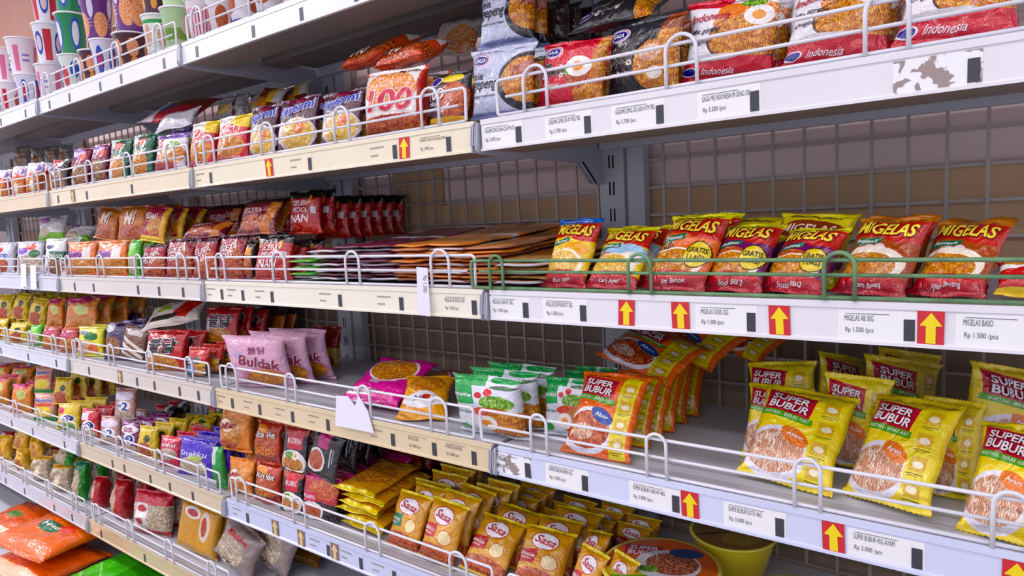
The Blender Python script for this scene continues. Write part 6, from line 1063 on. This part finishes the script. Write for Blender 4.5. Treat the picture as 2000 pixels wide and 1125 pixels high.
# ---------------------------------------------------------------- porridge tubs
TB = pbr('tub_yellow', 'e8d21c', .3, coat=.4); TRIM = pbr('tub_rim', 'efe04a', .3, coat=.4); TD = pbr('tub_clear', '8a7a30', .3, coat=.3)
lidm = artwork('tub_lid', 'e4641c', [('R', -.1, -.1, .62, .42, 'd8d020', -10), ('R', -.1, -.1, .45, .26, '5aa83a', -10), ('R', .14, .66, .50, .86, 'c11d34', 0), ('E', .56, .52, .30, .27, 'e9e6ef'), ('E', .60, .54, .24, .20, 'mt'), ('E', .40, .42, .09, .06, 'gr'),
        ('R', .60, .10, 1.1, .34, 'e6dca8', -12), ('R', .66, .14, .78, .26, 'e88a50', -12), ('R', .82, .2, .92, .3, 'e88a50', -12), ('R', .1, .25, 1.0, .28, '1c1a20', -12), ('E', .72, .76, .16, .09, '2c4a80')], rough=.3, coat=.6, bump=.1, fs=9)
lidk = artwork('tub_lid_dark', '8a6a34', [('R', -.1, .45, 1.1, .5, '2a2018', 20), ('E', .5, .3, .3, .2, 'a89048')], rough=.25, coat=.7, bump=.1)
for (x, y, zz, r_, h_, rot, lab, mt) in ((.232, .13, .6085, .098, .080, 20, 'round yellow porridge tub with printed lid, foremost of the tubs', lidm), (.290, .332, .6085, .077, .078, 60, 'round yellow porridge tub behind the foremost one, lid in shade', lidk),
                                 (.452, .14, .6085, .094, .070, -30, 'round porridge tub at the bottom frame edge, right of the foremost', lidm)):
    o = empty('porridge_tub', (x, y - .015 if y > .3 else y, zz), (0, 0, R(rot))); tag(o, lab, 'porridge tub', 'round porridge tubs')
    obj('bowl', lathe([(r_ * .66, 0), (r_ * .70, .004), (r_ * .90, h_ * .75), (r_ * .94, h_ * .93), (r_ * .95, h_ * .95)], 64, TB, 'bowl'), o)
    obj('rim', lathe([(r_ * .94, h_ * .92), (r_ * 1.0, h_ * .94), (r_ * 1.02, h_ * .97), (r_ * 1.0, h_ * .995), (r_ * .95, h_ * .99)], 64, TRIM, 'rim', False), o)
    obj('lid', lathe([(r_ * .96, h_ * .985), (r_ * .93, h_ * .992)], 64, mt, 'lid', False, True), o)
    if mt and lab.find('foremost of') > 0:
        bm = bmesh.new(); mats = [plain('f6f2f6'), plain('1c1a20')]
        text_flat(bm, 'SUPER', -.058, -.008, .046, .060, 0, 0, .1, .02); text_flat(bm, 'BUBUR', -.060, -.006, .028, .043, 0, 0, .1, .02)
        for v in bm.verts: v.co = Vector((v.co.x, v.co.z, h_ * .992 + .0008))
        for f in bm.faces:
            f.normal_update()
            if f.normal.z < 0: f.normal_flip()
        obj('printed_lettering', mesh_of(bm, 'lettering', mats), o)
# ---------------------------------------------------------------- sachet strips lying flat
def strip_mesh(w_, l_, mats, seed, bend):
    bm = bmesh.new(); off = Vector((seed * 5.1, 2, 3)); nx, ny = 12, 34; rows = []
    for sgn in (1, -1):
        for j in range(ny + 1):
            row = []
            for i in range(nx + 1):
                u, v = i / nx - .5, j / ny
                tk = .0022 + .0014 * (math.sin(v * math.pi * 3) ** 2) * (1 - abs(2 * u) ** 3)
                zc = bend * ((v - .45) ** 2) + .0022 * noise.noise(Vector((u * 2, v * 4, 0)) + off) + .004 * abs(2 * u) ** 3 * noise.noise(Vector((u * 3, v * 5, 7)) + off)
                row.append(bm.verts.new((u * w_, v * l_, zc + sgn * tk * (0 if i in (0, nx) or j in (0, ny) else 1) + .0001 * sgn)))
            rows.append(row)
    n = ny + 1
    for s in range(2):
        for j in range(ny):
            for i in range(nx):
                a, b = rows[s*n+j], rows[s*n+j+1]; f = bm.faces.new((a[i], a[i+1], b[i+1], b[i]) if s == 0 else (a[i], b[i], b[i+1], a[i+1])); f.smooth = True
                v = (j + .5) / ny; f.material_index = 0 if ((v < .04 and seed % 3 == 0) or v > .88 or .44 < v < .50) else (1 if (v < .22 or .38 < v < .44 or .50 < v < .60 or v > .78) else 2)
                if i in (0, nx-1) and v < .4 and seed % 3 == 0: f.material_index = 0
    bmesh.ops.remove_doubles(bm, verts=bm.verts, dist=.0003)
    return mesh_of(bm, 'strip', mats, True)
wsm = pbr('sachet_white', 'd8d0da', .35, coat=.3); mrm = pbr('sachet_maroon', '74203c', .3, coat=.4); orm = pbr('sachet_orange', 'ea8a1a', .3, coat=.4); brm = pbr('sachet_noodle', 'c89048', .4, var=.6, vscale=90); gnm = pbr('sachet_green', '5cc22c', .3, coat=.4); gym = pbr('sachet_lilac', '9a92b4', .35); tanm = pbr('sachet_tan', 'c07a58', .35, coat=.3)
cols_ = [(-.545, 'green', (wsm, gnm, gym), 5), (-.465, 'maroon', (wsm, mrm, gym), 8), (-.385, 'maroon', (wsm, mrm, mrm), 10), (-.305, 'maroon', (wsm, mrm, mrm), 10), (-.215, 'orange', (tanm, orm, brm), 10), (-.13, 'orange', (wsm, orm, brm), 10), (-.045, 'orange', (tanm, orm, brm), 8), (.035, 'orange', (wsm, brm, orm), 5)]
heap = ['first', 'second', 'third', 'fourth', 'fifth', 'sixth', 'seventh', 'eighth']
lay = ['lowest', 'second', 'third', 'fourth', 'fifth', 'sixth', 'seventh', 'eighth', 'ninth', 'tenth']
for c, (x, nm, mats, n) in enumerate(cols_):
    n = min(10, n + 1)
    ms = [strip_mesh(.090, .33, mats, c * 3 + q, .02) for q in range(2)]
    rnd = random.Random(c + 50)
    for k in range(n):
        tl = .012 + k * .0075 + rnd.uniform(0, .002)
        o = obj('sachet_strip', ms[k % 2], None, (x + rnd.uniform(-.012, .012), .016 + rnd.uniform(0, .030), SZ[2] + .0065 + k * .0071), (tl, rnd.uniform(-.012, .012), -.02 + .04 * math.sin(c * 2.3) + rnd.uniform(-.05, .05)))
        tag(o, '%s and white sachet strip, %s%s in the %s heap from the left' % (nm, lay[k], ' from the bottom' if k else '', heap[c]), 'sachet strip', 'flat sachet strips on the third shelf')
# ---------------------------------------------------------------- bags at the base
for (d, loc, w_, h_, t_, yaw, lean, roll, lab) in (
    ('orangebag', (-2.03, -.17, .238), .40, .27, .056, 8, 88, 2, 'large orange bag with green badge, topmost on the base deck'),
    ('orangebag2', (-1.99, -.21, .170), .40, .26, .050, 6, 88, 1, 'large orange bag lying under the topmost orange one'),
    ('greenbag', (-1.60, -.20, .176), .36, .34, .056, 2, 88, 0, 'large green bag with pale streaks on the base deck'),
    ('brownbag', (-2.30, .10, .145), .24, .14, .06, 10, 30, -4, 'orange and dark brown bag behind the large orange bags'),
    ('orangebag2', (-2.45, -.14, .175), .30, .24, .06, 10, 86, 0, 'orange bag at the left frame edge on the base deck'),
    ('redbag', (-2.62, .14, .145), .36, .14, .06, 0, 20, 0, 'dark red bag in shade behind the left orange bag'),
    ('whitebag', (-1.20, -.18, .180), .38, .30, .065, -4, 88, 0, 'white bag at the bottom edge right of the green bag')):
    pack(d, loc, w_, h_, t_, yaw, lean, roll, lab, None, 'bag', 'bag')
# ---------------------------------------------------------------- price tags and arrow stickers
NAMES = {(0,0): None, (1,0): ('GAGAME GPNG KUAH CB HTM 67G', 'Rp 2.600 /pcs'), (1,1): ('GAGAME GPNG GR AY PGG 78G', 'Rp 2.700 /pcs'), (1,2): ('GAGAME GPNG GR LADA HTM 78G', 'Rp 2.700 /pcs'), (1,3): ('GAGA MIE INDONESIA MI GRNG ORI', 'Rp 3.200 /pcs'),
 (1,8): ('GAGAME 100 EXTR KUAH JALAPENO', 'Rp 2.900 /pcs'), (2,0): ('MIGELAS KARI AY 30G', 'Rp 1.500 /pcs'), (2,1): ('MIGELAS SOP BUNTUT 30G', 'Rp 1.500 /pcs'), (2,2): ('MIGELAS SOSIS 32G', 'Rp 1.500 /pcs'), (2,3): ('MIGELAS AB 30G', 'Rp 1.500 /pcs'), (2,4): ('MIGELAS BASO', 'Rp 1.500 /pcs'),
 (2,10): ('MIGELAS SR SOSIS 35GR', 'Rp 1.500 /pcs'), (3,0): ('AYUMIE GR', 'Rp 5.000 /pcs'), (3,1): ('SUPER BUBUR ABON 45G', 'Rp 3.000 /pcs'), (3,2): ('SUPER BUBUR KARI AY 46G', 'Rp 3.000 /pcs'), (3,3): ('SUPER BUBUR SOTO 46G', 'Rp 3.000 /pcs'), (3,4): ('SUPER BUBUR 45G AYAM', 'Rp 3.000 /pcs'),
 (3,11): ('AYUMIE GR AYAM 90G', 'Rp 5.000 /pcs'), (3,10): ('MIE HOT LAVA', 'Rp 5.800 /pcs')}
MARKS = {0: [-0.835, -0.605, -0.438, -0.275, -1.718, -1.565, -1.354, -1.225, -0.991, -1.921, -2.155], 1: [0.077, 0.201, 0.314, 0.44, 0.665, -0.827, -0.449, -0.201, -0.07, -1.737, -1.522, -1.231], 2: [0.074, 0.181, 0.432, 0.609, 0.727, -0.827, -0.737, -0.621, -0.387, -0.211, -0.034, -1.69, -1.549, -1.259, -1.138, -1.011, -2.129, -1.999], 3: [0.062, 0.172, 0.322, 0.465, 0.619, -0.827, -0.71, -0.583, -0.459, -0.26, -0.15, -0.054, -1.655, -1.327, -1.222, -1.083, -0.986, -2.465, -2.179, -1.919], 4: [-0.807, -0.493, -0.385, -0.285, -1.559, -1.477, -1.31, -1.195, -1.07, -2.45, -2.229, -1.934], 5: [-1.71, -1.405, -2.617, -2.404, -2.107, -1.946]}
ARROWS = {1: [-0.59, -0.175, -1.621], 2: [0.255, 0.336, 0.467, 0.63], 3: [0.343, 0.529, 0.712, -1.434], 4: [-0.69, -0.589, -0.469]}
def bayname(x): return BAY[0] if x > 0 else BAY[int(-x // BW) + 1]
RY = -.0020
ranks = ['leftmost', 'second from left', 'third from left', 'fourth from left', 'fifth from left', 'sixth from left', 'seventh from left', 'eighth from left']
for i, xs in MARKS.items():
    for j, x in enumerate(xs):
        same = sorted(q for q in xs if bayname(q) == bayname(x)); rk = ranks[same.index(x)]
        nmz = NAMES.get((i, j)); cw = .074
        left = max([q for q in xs if q < x] + [x - .2]); cw = min(cw, x - left - .012)
        o = empty('price_tag', (x, RY, SZ[i] - .010)); sd = random.Random(int(x * 999) + i).uniform(-.6, .6); o.rotation_euler[1] = R(sd)
        tag(o, 'white paper price tag, %s on the rail of the %s, %s' % (rk, SH[i], bayname(x)), 'price tag', 'price tags in the shelf rails')
        bm = bmesh.new(); bx(bm, -cw, .0075, .0003, .0007, -.035, 0); fix(bm); obj('card', mesh_of(bm, 'card', M['torn'] if (i, j) in ((1, 4), (3, 0)) else M['card'] if x > -.03 else rail_mat(RAILC.get((i, 0 if x > 0 else int(-x // BW) + 1), 'e8e8f0'))), o)
        bm = bmesh.new(); bx(bm, -.0055, .0055, -.0004, .0002, -.033, -.0085); fix(bm); obj('dark_patch', mesh_of(bm, 'dark_patch', M['mark']), o)
        bm = bmesh.new()
        if (i, j) == (1, 4) or i == 0 or (x < -.9 and not nmz): pass
        elif nmz and cw > .04:
            text_flat(bm, nmz[0], -cw + .007, -cw + .007 + min(cw - .012, .0022 * len(nmz[0])), -.0125, -.0058, 0, -.0002)
            text_flat(bm, nmz[1], -cw + .008, -cw + .038, -.0275, -.0200, 0, -.0002)
            bx(bm, -cw + .008, -.02, -.0002, 0, -.0042, -.0036)
        else:
            for (a, b_, zz) in ((.008, .045, -.007), (.009, .03, -.021)):
                q = -cw + a
                while q < -cw + min(b_, cw - .014): bx(bm, q, q + .0022, -.0002, 0, zz - .0035, zz); q += .0035
        if len(bm.faces): obj('printed_text', mesh_of(bm, 'printed_text', M['ink'] if nmz else M['ink2']), o)
        else: bm.free()
def arrow_bm(bm, s, mi):
    pts = [(-.0045, -.036), (.0050, -.0362), (.0048, -.0165), (.0112, -.0165), (.0003, -.0015), (-.0108, -.0165), (-.0045, -.0165)]
    a = [bm.verts.new((x * s, -.0009, z * s)) for x, z in pts]; b = [bm.verts.new((x * s, -.0003, z * s)) for x, z in pts]
    for v in (a, b):
        f = bm.faces.new(v); f.material_index = mi
    for k in range(7): f = bm.faces.new((a[k], a[(k+1) % 7], b[(k+1) % 7], b[k])); f.material_index = mi
for i, xs in ARROWS.items():
    for j, x in enumerate(xs):
        faded = i == 4 or x < -1
        o = empty('arrow_sticker', (x, RY - .0008, SZ[i] - .008)); o.rotation_euler[1] = R(random.Random(j + i).uniform(-3, 3))
        same = sorted(q for q in xs if bayname(q) == bayname(x))
        tag(o, '%s sticker, %s arrow, %s on the %s, %s' % ('faded brown' if faded else 'red', 'cream' if faded else 'yellow', ranks[same.index(x)], SH[i], bayname(x)), 'arrow sticker', 'arrow stickers on the rails')
        bm = bmesh.new(); bx(bm, -.0128, .0128, -.0003, .0003, -.038, 0); fix(bm); obj('sticker_base', mesh_of(bm, 'sticker_base', M['fbrown'] if faded else M['red']), o)
        bm = bmesh.new(); arrow_bm(bm, 1., 0); fix(bm); obj('arrow', mesh_of(bm, 'arrow', M['fcream'] if faded else M['yellow']), o)
# paper notes hanging on the fences
def note(pts, loc, yaw, label, lines=0):
    o = empty('paper_note', loc, (R(-6), 0, R(yaw))); tag(o, label, 'paper note')
    bm = bmesh.new(); n = len(pts)
    a = [bm.verts.new((x, 0, z)) for x, z in pts]; b = [bm.verts.new((x, .0004, z)) for x, z in pts]
    bm.faces.new(a); bm.faces.new(list(reversed(b)))
    for k in range(n): bm.faces.new((a[k], b[k], b[(k+1) % n], a[(k+1) % n]))
    fix(bm); obj('sheet', mesh_of(bm, 'sheet', M['paper']), o)
    if lines:
        bm = bmesh.new(); text_flat(bm, 'Rp 1.500', -.004, .002, -.03, .02, 0, -.0004)
        for v in bm.verts: v.co.x, v.co.z = (v.co.z + .005) * .2, -(v.co.x) * 5
        fix(bm); obj('printed_text', mesh_of(bm, 'printed_text', M['ink']), o)
note([(-.055, -.028), (.055, -.030), (.038, .012), (.012, .040), (.002, .018), (-.018, .036), (-.052, .034)], (-.362, -.009, .902), 4, 'torn white paper hanging on the fence of the fourth shelf')
note([(-.014, -.05), (.012, -.052), (.006, .034), (-.018, .036)], (-.140, -.010, 1.166), 10, 'narrow white paper slip hanging over the third shelf fence beside the green fence', 1)
note([(-.022, -.05), (.018, -.05), (.016, .03), (-.024, .03)], (-2.09, -.010, 1.175), 5, 'narrow white strip on the third shelf fence at far left, first of two')
note([(-.022, -.05), (.018, -.05), (.016, .03), (-.024, .03)], (-2.00, -.010, 1.170), 5, 'narrow white strip on the third shelf fence at far left, second of two')
